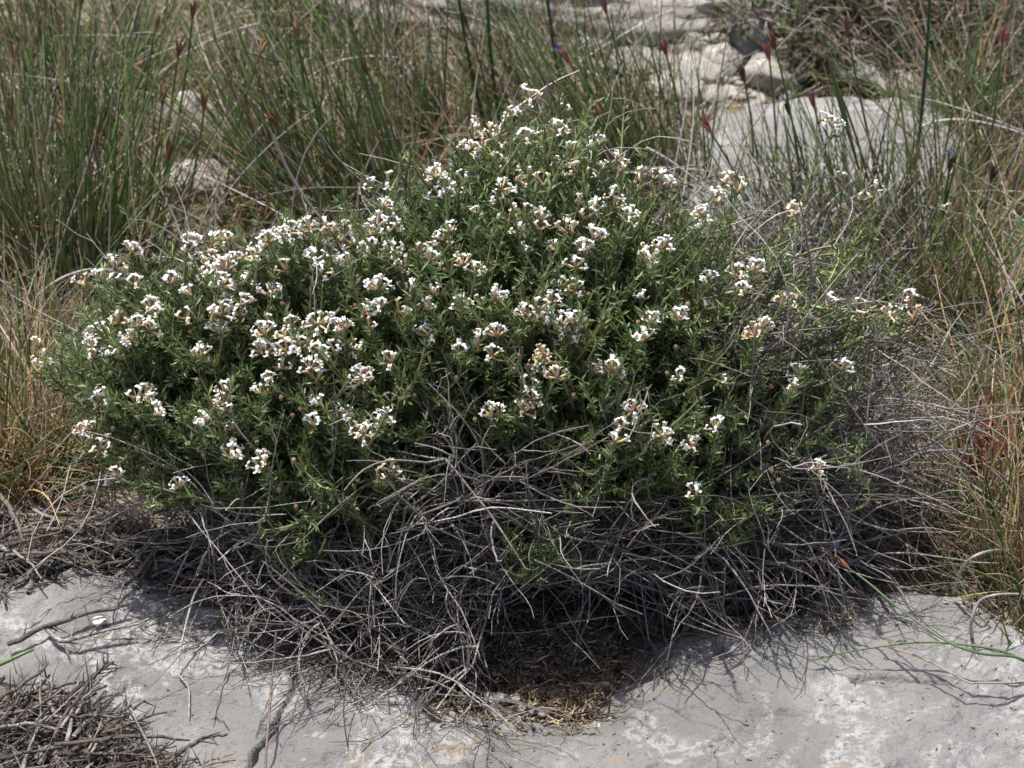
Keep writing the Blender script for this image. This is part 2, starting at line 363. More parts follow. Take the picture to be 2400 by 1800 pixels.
# ------------------------------------------------------------------ SHRUB
C0 = np.array([-0.03, 0.06, 0.09]); RD = np.array([0.44, 0.27, 0.285])
BASE = np.array([0.0, 0.06, -0.03])
shrub = thing('flowering_shrub', BASE, 'wide green shrub with white flower heads and a skirt of bare dead twigs', 'shrub')
CAN = ov([(90, 790), (180, 640), (280, 560), (420, 545), (600, 500), (720, 505), (800, 500), (830, 440), (930, 385), (1000, 310), (1100, 260), (1140, 230), (1220, 260), (1290, 320), (1380, 400),
          (1480, 460), (1570, 500), (1600, 560), (1590, 600), (1600, 660), (1660, 730), (1600, 780), (1700, 800), (1800, 780), (1830, 800), (1760, 900), (1740, 980), (1690, 1050), (1610, 1150), (1500, 1120), (1380, 1060), (1280, 1010),
          (1180, 970), (1050, 940), (1000, 900), (940, 870), (880, 900), (900, 960), (850, 1060), (790, 1120), (700, 1165), (610, 1110), (480, 1060), (400, 1030), (350, 990), (250, 960), (200, 880), (150, 840)])
def wind(V): return V
def tip_dir(P):
    n = nrm((P-C0)/RD**2); d = n*0.65+np.array([0, -0.05, 0.75])+rng.normal(0, .22, P.shape); return nrm(d)
def stem_paths(P, K=12, dirs=None):
    N = len(P); d = tip_dir(P) if dirs is None else dirs
    B = BASE+rng.normal(0, 1, (N, 3))*np.array([0.05, 0.03, 0.006])
    ln = np.linalg.norm(P-B, axis=1, keepdims=True)
    C = P-d*ln*0.45; C[:, 2] = np.maximum(C[:, 2], 0.0)
    pts = bez(B, C, P, K)
    w = np.sin(np.linspace(0, math.pi, K))[None, :, None]*rng.normal(0, 0.012, (N, 1, 3)); pts = pts+w
    return pts
def resample(P, s):
    """P (N,K,3), s (n,) fractions -> (N,n,3)"""
    K = P.shape[1]; q = np.clip(s, 0, 1)*(K-1); i = np.minimum(q.astype(int), K-2); f = (q-i)[None, :, None]
    return P[:, i]*(1-f)+P[:, i+1]*f
LEAFC = [(0.14, 0.195, 0.068), (0.185, 0.245, 0.10), (0.27, 0.325, 0.19), (0.075, 0.12, 0.05), (0.25, 0.27, 0.09)]
LEAFP = [0.32, 0.28, 0.17, 0.17, 0.06]
def leafy(mbS, mbL, paths, start, step, nper, lfL, lfW, rad=0.0018, top=True):
    """stems with whorls of narrow leaflets along them"""
    N, K, _ = paths.shape
    r = np.linspace(rad*1.5, rad*0.55, K)[None]*np.ones((N, 1))
    tubes(mbS, paths, r, pick([(0.20, 0.22, 0.08), (0.26, 0.27, 0.12), (0.15, 0.18, 0.07)], N), 4)
    seg = np.linalg.norm(np.diff(paths, axis=1), axis=2).sum(1).mean(); n = max(3, int(seg*(1-start)/step))
    s = np.linspace(start, 0.995, n); Q = resample(paths, s); Q2 = resample(paths, np.minimum(s+0.01, 1)); Q1 = resample(paths, s-0.01)
    D = nrm(Q2-Q1)
    shade = rng.normal(1, 0.18, (N, 1, 1, 1))
    Bq = np.repeat(Q[:, :, None], nper, 2); Dq = np.repeat(D[:, :, None], nper, 2)
    rad_ = nrm(np.cross(Dq, rng.normal(size=Bq.shape)))
    Dl = nrm(Dq*rng.uniform(0.25, 1.1, Bq.shape[:3])[..., None]+rad_*rng.uniform(0.6, 1.1, Bq.shape[:3])[..., None]+np.array([0, 0, 0.2]))
    Bq = Bq+rng.normal(0, step*0.25, Bq.shape[:3]+(1,))*Dq
    T = pick(LEAFC, Bq[..., 0].size, 0.2, LEAFP).reshape(Bq.shape)*np.clip(shade, 0.6, 1.5)
    m = Bq[..., 0].size
    L_ = lfL*rng.uniform(0.55, 1.15, m); W_ = lfW*rng.uniform(0.7, 1.3, m)
    leaves(mbL, Bq.reshape(-1, 3), Dl.reshape(-1, 3), L_, W_, T.reshape(-1, 3))
def side_shoots(paths, n, L0=0.05, lo=0.55):
    """short side shoots leaving the upper part of given stems"""
    N = len(paths); k = rng.integers(0, N, n); s = rng.uniform(lo, 0.95, n); K = paths.shape[1]
    q = s*(K-1); i = np.minimum(q.astype(int), K-2); f = (q-i)[:, None]
    B = paths[k, i]*(1-f)+paths[k, i+1]*f; t = nrm(paths[k, i+1]-paths[k, i])
    r = nrm(np.cross(t, rng.normal(size=t.shape))); d = nrm(t*0.8+r*0.7+np.array([0, 0, 0.35]))
    L = (L0*rng.uniform(0.5, 1.2, n))[:, None]
    return bez(B, B+d*L*0.5, B+d*L+np.array([0, 0, 0.25])*L, 6), k

# flower head positions, read per sixth of the photograph (x, y in crop pixels, florets)
HEADS = {(0, 0): "1450,1560,11 1240,1600,13 1210,1640,9 850,1640,14 1830,1540,16 1740,1570,10 1860,1510,9 1960,1500,15 2000,1470,8 2100,1480,4 1690,1640,10 2160,1520,6 1370,1600,6",
 (800, 0): "1180,630,7 1235,655,5 1110,750,6 1450,725,4 985,890,16 830,840,2 820,980,15 860,900,5 1180,915,7 1290,915,3 1395,860,11 1660,945,8 1500,980,7 1780,1060,4 1025,1065,3 1095,1095,9 1420,1085,15 1530,1125,6 1810,1110,3 1680,1110,4 1600,1155,3 610,1150,15 640,1220,8 215,1215,5 315,1200,2 805,1185,5 1230,1140,5 1030,1230,10 1200,1200,6 1310,1200,4 640,1275,6 715,1265,5 1935,1170,3 2025,1165,2 2070,1200,7 2125,1210,5 275,1345,10 1015,1290,6 1770,1280,8 1540,1330,3 1640,1365,10 1760,1350,3 1860,1415,14 885,1390,5 1130,1385,4 1195,1390,4 1290,1430,10 1085,1430,5 1575,1420,3 230,1470,6 330,1460,8 305,1510,9 190,1520,6 1140,1500,4 1170,1510,5 1460,1500,9 1500,1500,4 1180,1550,4 1290,1490,3 700,1500,9 665,1560,13 35,1515,8 75,1590,8 1635,1550,6 1675,1560,5 185,1620,14 325,1630,15 500,1640,3 570,1640,4 1175,1635,6 1390,1620,6 1575,1630,13 2085,1610,14 1955,1645,3",
 (1600, 0): "265,1190,5 315,1200,3 360,1240,4 200,1260,3 215,1320,7 135,1400,17 890,785,5 980,820,8 1045,1180,3 1245,1240,5 690,1400,6 745,1365,4 1715,1385,3 1170,1300,2",
 (0, 600): "740,80,13 645,155,6 545,190,5 755,180,9 820,150,4 870,190,7 1110,180,6 1130,215,3 1240,255,7 980,340,14 1020,380,6 770,435,10 680,500,6 605,520,8 600,590,9 600,660,11 695,650,7 710,595,4 790,550,6 780,630,3 850,600,6 885,460,8 860,520,6 970,480,8 855,550,4 835,650,3 250,590,4 240,700,4 295,680,4 245,750,4 1205,410,5 1300,30,10 1370,30,10 1355,130,9 1330,180,10 1430,195,17 1460,95,13 1590,170,11 1520,40,8 1560,315,5 1605,310,4 1745,250,18 1640,30,10 1670,60,5 1860,100,7 2080,110,9 2040,30,10 1440,380,12 1560,390,14 1420,500,14 1480,490,6 1370,420,4 1745,450,3 1710,510,8 1700,560,6 1890,450,9 1850,520,17 1310,650,8 1280,670,8 1740,630,12 1860,620,14 1955,600,5 2060,640,13 1830,730,8 1890,745,4 2010,740,8 2050,810,7 2060,440,16 2140,430,6 2180,640,6 2200,490,7 1700,630,8 1740,810,9 1690,890,6 1740,870,3 640,960,14 680,910,7 885,920,5 940,910,4 990,960,6 1000,1030,7 1450,940,18 1460,890,9 1380,990,5 1330,1080,13 1510,1130,10 1490,1020,5 2090,970,7 2040,1100,9 2185,1060,5 530,1140,16 540,1215,7 595,1130,5 650,1260,9 710,1230,3 1510,1260,9 1490,1310,6 1700,1330,6 1690,1380,8 730,1470,10 770,1440,4 1165,1500,9",
 (800, 600): "40,45,6 350,30,12 360,90,10 415,70,4 575,30,8 790,55,8 870,110,12 1205,5,3 1520,75,13 1590,15,8 1960,25,8 2000,65,5 245,215,14 300,260,6 405,225,4 450,230,3 575,265,3 630,250,4 250,340,14 140,370,6 375,360,4 410,400,3 180,460,4 540,350,6 505,400,4 780,330,8 905,315,3 990,270,5 1030,310,7 1430,200,8 1510,225,8 1360,300,10 1190,390,9 1250,430,9 1320,380,13 1340,450,9 1270,350,4 1480,500,20 1570,480,4 1500,440,8 1430,440,6 1470,580,3 1525,580,4 540,525,14 1010,520,12 15,470,8 130,610,12 880,580,4 760,640,9 980,650,9 330,690,8 1310,640,13 1310,700,18 1290,760,9 1395,790,10 1630,750,11 1750,740,8 1965,275,6 1965,540,14 2000,435,8 2180,420,8 2190,790,8 145,790,17 345,900,3 320,945,4 1190,850,2 1250,860,3 1235,930,9 1170,1010,14 980,1040,9 1030,1015,3 1005,1105,2 270,1070,13 140,1150,17 10,1035,6 60,1130,4 320,1380,6 340,1430,9 240,1440,3 1895,1000,17 1820,1110,7 1775,1210,10 2080,1165,15",
 (1600, 600): "350,130,9 460,100,8 170,160,9 170,230,5 390,235,7 140,340,7 660,320,13 950,320,6 1160,430,7 1145,345,3 1480,280,7 1340,385,8 1490,400,5 475,520,13 525,465,10 1045,735,14 760,775,8 725,855,6 215,1120,8 65,1245,12 870,1385,8 85,1550,6 290,830,2"}
hu = []
for (ox, oy), s in HEADS.items():
    for w in s.split():
        a = [float(q) for q in w.split(',')]; hu.append((ox+a[0]/2.765, oy+a[1]/2.765, a[2]))
hu = np.array(hu); hn = np.maximum(2, np.round(hu[:, 2]*0.6)).astype(int)
HP, hok = dome(hu[:, 0], hu[:, 1], C0, RD*1.04)
HP = HP+rays(hu[:, 0], hu[:, 1])*rng.uniform(-0.02, 0.015, len(HP))[:, None]
HP[:, 2] = np.maximum(HP[:, 2], 0.03)

# head meshes: florets = cream calyx (head mesh) + white petals (child mesh)
def floret_geo(mc, mp, B, D, sc, tc, tp):
    N = len(B); side = nrm(np.cross(D, np.array([0, 0, 1.])+1e-3)); upv = np.cross(side, D)
    f = np.array([0, .25, .6, 1.0])[None, :, None]; Lc = (0.0112*sc)[:, None, None]
    P = B[:, None]+D[:, None]*Lc*f+upv[:, None]*Lc*0.10*f*f
    tubes(mc, P, (sc[:, None]*np.array([.0005, .0013, .0017, .0014])[None]), tc, 5)
    e = P[:, -1]
    # keel/wings: a short bulb
    dd = nrm(D+upv*0.25)
    g = np.array([-.25, 0.1, .5, .85, 1.0])[None, :, None]
    Q = e[:, None]+dd[:, None]*(0.0052*sc)[:, None, None]*g
    tubes(mp, Q, sc[:, None]*np.array([.0009, .0015, .0016, .0011, .0002])[None], tp, 6)
    for sgn in (-1, 1):
        leaves(mp, e-D*(0.001*sc)[:, None]+side*sgn*(0.0007*sc)[:, None], nrm(D*0.9+side*sgn*rng.uniform(.25, .7, (N, 1))+upv*rng.uniform(-.3, .3, (N, 1))), 0.0066*sc, 0.0034*sc, tp, fold=.15)
    # standard: upright petal, waisted, curling back, with thickness
    ud = nrm(upv*1.0+D*0.25+rng.normal(0, .12, (N, 3)))
    bk = nrm(np.cross(side, ud))
    rows = []
    for h, w, b in ((0, .0010, 0), (.3, .0019, -.02), (.55, .0014, .04), (.85, .0026, .2), (1.0, .0012, .38)):
        c = e+ud*(0.0076*sc*h)[:, None]+D*(0.0082*sc*(0.25-b))[:, None]
        ww = (w*sc)[:, None]; tt = bk*(0.0004*sc)[:, None]
        rows += [c-side*ww-tt, c+side*ww-tt, c+side*ww*.9+tt*2.2, c-side*ww*.9+tt*2.2]
    Vv = np.stack(rows, 1); bse = np.arange(N)[:, None, None]*20
    q = []
    for r_ in range(4):
        for j in range(4):
            a = r_*4+j; b_ = r_*4+(j+1) % 4; q.append([a, b_, b_+4, a+4])
    q.append([16, 17, 18, 19])
    mp.add(Vv, bse+np.array(q)[None], np.repeat(tp, 20, axis=0))
def head_geo(n, kind, mc, mp, org=np.zeros(3), rot=None):
    i = np.arange(n)+0.5
    maxa = 0.75 if n < 5 else (1.45 if n < 9 else 1.95)
    ct = 1-(1-math.cos(maxa))*i/n; ph = i*2.39996+rng.uniform(0, 6.28); st = np.sqrt(1-ct*ct)
    if n < 5: st = np.maximum(st, 0.7)
    D = nrm(np.stack([np.cos(ph)*st, np.sin(ph)*st, ct], -1)+rng.normal(0, .14, (n, 3)))
    tl = rng.uniform(-0.5, 0.5, 2); ax = nrm(np.array([tl[0], tl[1]-0.55, 1.0])) if rot is None else rot
    # tilt the whole head so that its axis is ax
    z = np.array([0, 0, 1.]); v = np.cross(z, ax); c = ax@z
    K_ = np.array([[0, -v[2], v[1]], [v[2], 0, -v[0]], [-v[1], v[0], 0]]); Rm = np.eye(3)+K_+K_@K_/(1+c)
    D = D@Rm.T
    B = org+D*0.0022; sc = rng.uniform(0.85, 1.2, n)
    fresh = rng.random(n)
    tc = np.where((fresh > 0.35)[:, None], pick([(.80, .69, .44), (.76, .62, .38), (.74, .56, .36)], n, .1), pick([(.74, .54, .35), (.78, .62, .42)], n, .1)) if kind == 0 else pick([(.70, .46, .33), (.76, .58, .40)], n, .12)
    tp = pick([(.88, .88, .86), (.86, .84, .78), (.84, .79, .64)], n, .04, [.5, .3, .2], .008)
    if kind == 2: tp = np.where((rng.random(n) < .65)[:, None], pick([(.74, .64, .46), (.62, .50, .34), (.78, .70, .54)], n, .1), tp)
    floret_geo(mc, mp, B, D, sc, tc, tp)
    # hub where the florets meet
    hubP = (org+ax*np.array([-0.004, -0.001, 0.002, 0.0035])[:, None])[None]
    tubes(mc, hubP, np.array([[.0009, .0022, .0024, .0006]]), np.array([[.36, .19, .10]]), 6)
VAR = {}
for n in (2, 3, 4, 5, 6, 7, 8, 9, 10, 12, 14, 16, 18, 20):
    for s_ in range(5):
        a, b = MB(), MB(); head_geo(n, (0, 1, 0, 0, 2)[s_], a, b)
        VAR[(n, s_)] = (a, b)
keys = np.array(sorted({k[0] for k in VAR}))
order = np.argsort(-hn+rng.uniform(0, .5, len(hn))); big = set(order[:100].tolist())
restC, restP = MB(), MB(); meshes = {}
for i in range(len(HP)):
    n = int(keys[np.argmin(abs(keys-hn[i]))]); s_ = int(rng.choice(5, p=[.26, .18, .24, .2, .12])); a, b = VAR[(n, s_)]
    yaw = rng.uniform(0, 6.28); cy, sy = math.cos(yaw), math.sin(yaw); Rz = np.array([[cy, -sy, 0], [sy, cy, 0], [0, 0, 1]])
    sc = rng.uniform(0.52, 0.74)
    if i in big:
        if (n, s_) not in meshes: meshes[(n, s_)] = (a.mesh('flower_head', M_CALYX), b.mesh('petals', M_PETAL))
        ca, pa = meshes[(n, s_)]
        o = bpy.data.objects.new('flower_head', ca); col.objects.link(o); o.parent = shrub
        o.location = tuple((HP[i]-BASE)*S); o.rotation_euler = (0, 0, yaw); o.scale = (sc,)*3
        p = bpy.data.objects.new('petals', pa); col.objects.link(p); p.parent = o
    else:
        for src, dst in ((a, restC), (b, restP)):
            for V_, F_, T_ in zip(src.V, src.F, src.T): pass
            Vc = np.concatenate(src.V)@Rz.T*sc+HP[i]; Fc = np.concatenate(src.F)
            dst.add(Vc, Fc, np.concatenate(src.T))
r_ = restC.build('flower_head_cluster', M_CALYX, shrub); r_['kind'] = 'stuff'
rp = restP.build('petals', M_PETAL, r_)
r_.location = tuple(-BASE*S); 
# stems: first those carrying flower heads
fp = stem_paths(HP)
can = sample_poly(CAN, 1500); can = can[~((rng.random(len(can)) < .42) & ((can[:, 0] > 1800) | (can[:, 1] < 420+abs(can[:, 0]-1230)*.35)))]
CP, ok = dome(can[:, 0], can[:, 1], C0, RD)
dep = rng.beta(1.2, 2.2, len(CP))*0.16-(rng.random(len(CP)) < .12)*rng.uniform(0, .018, len(CP))
CP = CP+rays(can[:, 0], can[:, 1])*dep[:, None]; CP[:, 2] = np.maximum(CP[:, 2], 0.02)
# low stems lean out, and do not all point up
cp_paths = stem_paths(CP)
# isolated green sprigs low in the twig skirt
SPR = ov([(640, 1195), (620, 1215), (660, 1180), (1150, 1210), (1130, 1225), (1185, 1195), (1160, 1180), (1640, 1110), (1600, 1120), (1620, 1150), (1280, 1060), (1240, 1080), (700, 1110), (740, 1090), (680, 1050),
          (300, 1050), (330, 1080), (250, 1000), (1860, 560), (1850, 960), (1800, 990), (560, 1120), (1780, 700), (1860, 740), (1900, 700), (1800, 620), (1700, 560)])
sp = np.array(SPR); sp = np.repeat(sp, 3, 0)+rng.normal(0, 14, (len(sp)*3, 2))
SP, _ = dome(sp[:, 0], sp[:, 1], C0, RD*1.03); SP[:, 2] = np.maximum(SP[:, 2], 0.02)
out = np.stack([SP[:, 0]*0.5, -0.6+0*SP[:, 0], 0.25+0*SP[:, 0]], -1)+rng.normal(0, .35, SP.shape)
sp_paths = stem_paths(SP, dirs=nrm(out))
LL, LW = 0.0125, 0.0020
nb = 0
ordF = [int(i) for i in order if True]
vis = ordF[:60]
tt = [] 
for i in vis:                                   # 60 flowering stems as parts
    a, b = MB(), MB(); pth = fp[i:i+1]; leafy(a, b, pth, 0.45, 0.0090, 7, LL, LW, 0.0015)
    sh, _ = side_shoots(pth, 5, 0.06, 0.5); leafy(a, b, sh, 0.15, 0.009, 5, LL*.85, LW*.9, 0.0012)
    o = a.build('leafy_stem', M_STEM, shrub); o.location = tuple(-BASE*S); b.build('leaves', M_LEAF, o)
frontmost = np.argsort(dep)[:40]
for i in frontmost:
    a, b = MB(), MB(); pth = cp_paths[i:i+1]; leafy(a, b, pth, 0.45, 0.0090, 7, LL, LW, 0.0015)
    sh, _ = side_shoots(pth, 5, 0.06, 0.5); leafy(a, b, sh, 0.15, 0.009, 5, LL*.85, LW*.9, 0.0012)
    o = a.build('leafy_stem', M_STEM, shrub); o.location = tuple(-BASE*S); b.build('leaves', M_LEAF, o)
a, b = MB(), MB()
rest = np.concatenate([fp[[i for i in range(len(fp)) if i not in set(vis)]], cp_paths[np.setdiff1d(np.arange(len(CP)), frontmost)]])
far = ~inside(CAN, *project(rest[:, -1]))
leafy(a, b, rest[~far], 0.5, 0.0080, 7, LL, LW, 0.0014); leafy(a, b, rest[far], 0.72, 0.0120, 4, LL, LW, 0.0011)
sh, _ = side_shoots(rest[~far], 3900, 0.055, 0.5); leafy(a, b, sh, 0.12, 0.0072, 7, LL*.85, LW*.9, 0.0012)
leafy(a, b, sp_paths, 0.80, 0.009, 6, LL*.9, LW, 0.0014)
sh, _ = side_shoots(sp_paths, 160, 0.035, 0.85); leafy(a, b, sh, 0.15, 0.008, 5, LL*.8, LW*.9, 0.0011)
o = a.build('inner_leafy_stem', M_STEM, shrub); o.location = tuple(-BASE*S); o['kind'] = 'stuff'; b.build('leaves', M_LEAF, o)
# pinkish buds scattered on the canopy
bd = sample_poly(CAN, 80); BP, _ = dome(bd[:, 0], bd[:, 1], C0, RD*1.01); a = MB()
up3 = np.array([0, 0, 1.])
tubes(a, BP[:, None]+np.linspace(-1, 1, 5)[None, :, None]*0.003*up3, np.ones((len(BP), 1))*np.array([[.0006, .0016, .0022, .0019, .0006]]), pick([(.36, .22, .15), (.42, .26, .2), (.3, .22, .12)], len(BP)), 6)
o = a.build('flower_bud_scatter', M_CALYX, shrub); o.location = tuple(-BASE*S); o['kind'] = 'stuff'
print('shrub', time.time()-T0)

# ------------------------------------------------------------------ dead twigs of the shrub
def twig_walk(B, D, L, K, wob, grav):
    N = len(B); P = np.empty((N, K, 3)); P[:, 0] = B; d = nrm(D); cur = rng.normal(0, wob, (N, 3))
    for k in range(1, K):
        cur = cur*0.75+rng.normal(0, wob*0.7, (N, 3))
        d = nrm(d+cur+np.array([0, 0, -1.])*grav); P[:, k] = P[:, k-1]+d*(L/(K-1))[:, None]
    return P
TWC = [(0.235, 0.215, 0.196), (0.155, 0.135, 0.12), (0.34, 0.32, 0.295), (0.10, 0.078, 0.065)]
TWP = [0.38, 0.28, 0.14, 0.2]
SKIRT = ov([(330, 1000), (420, 1040), (600, 1080), (700, 1150), (860, 1060), (880, 900), (1000, 890), (1100, 960), (1300, 1010), (1560, 1090), (1700, 1000), (1780, 900), (1700, 780), (1660, 620), (1560, 560), (1700, 520),
            (1850, 600), (1950, 700), (2040, 850), (2080, 1000), (2050, 1120), (1980, 1220), (1850, 1240), (1700, 1310), (1600, 1340), (1440, 1290), (1310, 1300), (1180, 1290), (1060, 1340), (1040, 1500), (900, 1570), (760, 1500),
            (640, 1420), (520, 1350), (400, 1280), (300, 1230), (380, 1120), (300, 1060)])
def clampz(P):
    h = np.where(P[..., 1] < 0.2, np.maximum(rock_h(P[..., 0], P[..., 1]), soil_h(P[..., 0], P[..., 1])), soil_h(P[..., 0], P[..., 1]))
    P[..., 2] = np.maximum(P[..., 2], h+0.003); return P
HOL = ov([(1060, 1300), (1180, 1270), (1400, 1270), (1400, 1400), (1290, 1540), (1090, 1520), (1040, 1400)])
def hollow_ok(P, p=.82):
    bad = np.zeros(len(P), bool)
    for q in (P[:, -1], P[:, len(P[0])//2], P[:, int(len(P[0])*.75)]): bad |= inside(HOL, *project(q))
    return ~(bad & (rng.random(len(P)) < p))
def twig_system(mb, tips, depth0, nsub=(3, 6), r0=0.0021, K=12, n2=2, tangle=1.0, arch=(-.5, .45)):
    N = len(tips); T, _ = dome(tips[:, 0], tips[:, 1], C0, RD*np.array([1.0, 1.0, 1.0]))
    T = T+rays(tips[:, 0], tips[:, 1])*depth0[:, None]
    G = on_ground(tips[:, 0], tips[:, 1], 0.02); hz = np.maximum(rock_h(G[:, 0], G[:, 1]), soil_h(G[:, 0], G[:, 1]))+rng.uniform(.004, .035, N)
    G = CAM+rays(tips[:, 0], tips[:, 1])*((hz-CAM[2])/rays(tips[:, 0], tips[:, 1])[:, 2])[:, None]
    T = np.where((T[:, 2] < hz)[:, None], G, T); T = clampz(T)
    B = BASE+rng.normal(0, 1, (N, 3))*np.array([0.07, 0.04, 0.01]); ln = np.linalg.norm(T-B, axis=1, keepdims=True)
    pass; outd = nrm((T-B)*np.array([1, 1, 0.3]))
    C = (B+T)/2+np.array([0, 0, 0.22])*ln*rng.uniform(*arch, (N, 1))+rng.normal(0, .04, (N, 3))
    P = bez(B, C, T, K)
    P += np.cumsum(rng.normal(0, 0.0036, P.shape), 1)+np.sin(np.linspace(0, 6, K))[None, :, None]*rng.normal(0, .006, (N, 1, 3))
    P = clampz(P)
    if N > 1: P = P[hollow_ok(P)]; N = len(P)
    tc = pick(TWC, N, .18, TWP, .015)
    tubes(mb, P, (np.linspace(1.12, 0.5, K)[None]*r0*rng.uniform(.75, 1.25, (N, 1))), tc, 4, knob=.18)
    # side twigs, mostly near the outside
    ns = int(N*rng.uniform(*nsub)); k = rng.integers(0, N, ns); s = rng.uniform(0.45, 0.97, ns)*(K-1); i = np.minimum(s.astype(int), K-2); f = (s-i)[:, None]
    Bs = P[k, i]*(1-f)+P[k, i+1]*f; t = nrm(P[k, i+1]-P[k, i]); nn = nrm((Bs-C0)/RD**2); rv = nrm(rng.normal(size=t.shape)*np.array([1.5, 1, 1])); rv = nrm(rv-(rv*nn).sum(-1, keepdims=True)*nn*0.8)
    d = nrm(t*rng.uniform(.1, .8, (ns, 1))+rv*tangle)
    L = rng.uniform(0.05, 0.20, ns)
    P2 = clampz(twig_walk(Bs, d, L, 9, 0.13, 0.045))
    kk = hollow_ok(P2); P2 = P2[kk]; k = k[kk]; ns = len(P2); L = L[kk]
    if not ns: return
    tubes(mb, P2, np.linspace(1, .45, 9)[None]*r0*0.7*rng.uniform(.7, 1.2, (ns, 1)), tc[k]*rng.uniform(.8, 1.25, (ns, 1)), 4, knob=.22)
    m = ns*n2; k = rng.integers(0, ns, m); s = rng.uniform(0.3, 0.95, m)*8; i = np.minimum(s.astype(int), 7); f = (s-i)[:, None]
    Bs = P2[k, i]*(1-f)+P2[k, i+1]*f; t = nrm(P2[k, i+1]-P2[k, i]); d = nrm(t*0.8+nrm(rng.normal(size=t.shape))*0.75)
    P3 = clampz(twig_walk(Bs, d, rng.uniform(0.015, 0.07, m), 6, 0.12, 0.03)); P3 = P3[hollow_ok(P3, .7)]; m = len(P3)
    if not m: return
    tubes(mb, P3, np.linspace(1, .5, 6)[None]*r0*0.5*rng.uniform(.7, 1.2, (m, 1)), pick(TWC, m, .18, TWP, .015), 3, knob=.2)
st = sample_poly(SKIRT, 100); dd0 = rng.uniform(-0.01, 0.03, 100)
for i in range(100):
    a = MB(); twig_system(a, st[i:i+1], dd0[i:i+1], (9, 13), 0.00132)
    o = a.build('dead_twig', M_TWIG, shrub); o.location = tuple(-BASE*S)
a = MB(); st = sample_poly(SKIRT, 360); twig_system(a, st, rng.uniform(0.0, 0.13, 360), (7, 8), 0.00122)
st = sample_poly(CAN, 170); twig_system(a, st, rng.uniform(0.04, 0.2, 170), (3, 4), 0.0013, arch=(.2, 1))
o = a.build('inner_dead_twig', M_TWIG, shrub); o.location = tuple(-BASE*S); o['kind'] = 'stuff'
print('twigs', time.time()-T0)

# ------------------------------------------------------------------ grasses
GRN = [(0.14, 0.22, 0.065), (0.09, 0.155, 0.055), (0.195, 0.265, 0.085), (0.27, 0.30, 0.13)]
DRY = [(0.34, 0.265, 0.18), (0.24, 0.20, 0.155), (0.45, 0.38, 0.30), (0.16, 0.11, 0.075), (0.34, 0.215, 0.11)]
GOLD = [(0.55, 0.41, 0.22), (0.40, 0.27, 0.13), (0.47, 0.38, 0.25), (0.24, 0.165, 0.09)]
def blades(mb, B, D, L, r, T, K=8, curl=0.10, grav=0.03, sides=3, taper=0.25):
    P = twig_walk(B, D, L, K, curl*0.35, grav)
    h = soil_h(P[..., 0], P[..., 1]); P[..., 2] = np.maximum(P[..., 2], h+0.001)
    tubes(mb, P, np.linspace(1, taper, K)[None]*r[:, None], T, sides); return P
def tussock(u, v, n, H, spread, lean, label, pal=((GRN, .6), (DRY, .4)), Rb=0.03, r=0.0016, curl=0.10, grav=0.03, cat='grass', name='grass_tussock', grp='grass tussocks round the shrub'):
    c = on_ground(u*O, v*O, -0.02); c[2] = float(soil_h(c[0:1], c[1:2])[0])
    t = thing(name, c, label, cat, grp)
    for (cols, w) in pal:
        m = max(4, int(n*w*.62)); a = MB()
        ang = rng.uniform(0, 6.28, m); rad = Rb*np.sqrt(rng.random(m))
        B = np.stack([c[0]+np.cos(ang)*rad, c[1]+np.sin(ang)*rad, np.zeros(m)], -1); B[:, 2] = soil_h(B[:, 0], B[:, 1])-0.004
        D = np.stack([np.cos(ang), np.sin(ang), 0*ang], -1)*(rad/Rb)[:, None]*spread+np.array([lean[0], lean[1], 1.0])+rng.normal(0, spread*0.6+.05, (m, 3))
        g_ = cols is GRN
        blades(a, B, nrm(D), H*rng.uniform(.35, 1.1, m)*(1.0 if g_ else .9), r*(1.2 if g_ else .8)*rng.uniform(.6, 1.3, m), pick(cols, m, .2), curl=curl*(0.55 if g_ else 1.8), grav=grav*(0.6 if g_ else 1.4))
        nm = 'green_blades' if g_ else 'dry_blades'
        o = a.build(nm, M_GRASS if g_ else M_STRAW, t); o.location = tuple(-c*S)
    return t
G6 = ((GRN, .85), (DRY, .5)); G4 = ((GRN, .55), (DRY, .65)); D9 = ((GRN, .12), (DRY, .88)); GO = ((GRN, .25), (GOLD, 1.1)); MX = ((GRN, .3), (GOLD, .35), (DRY, .35))
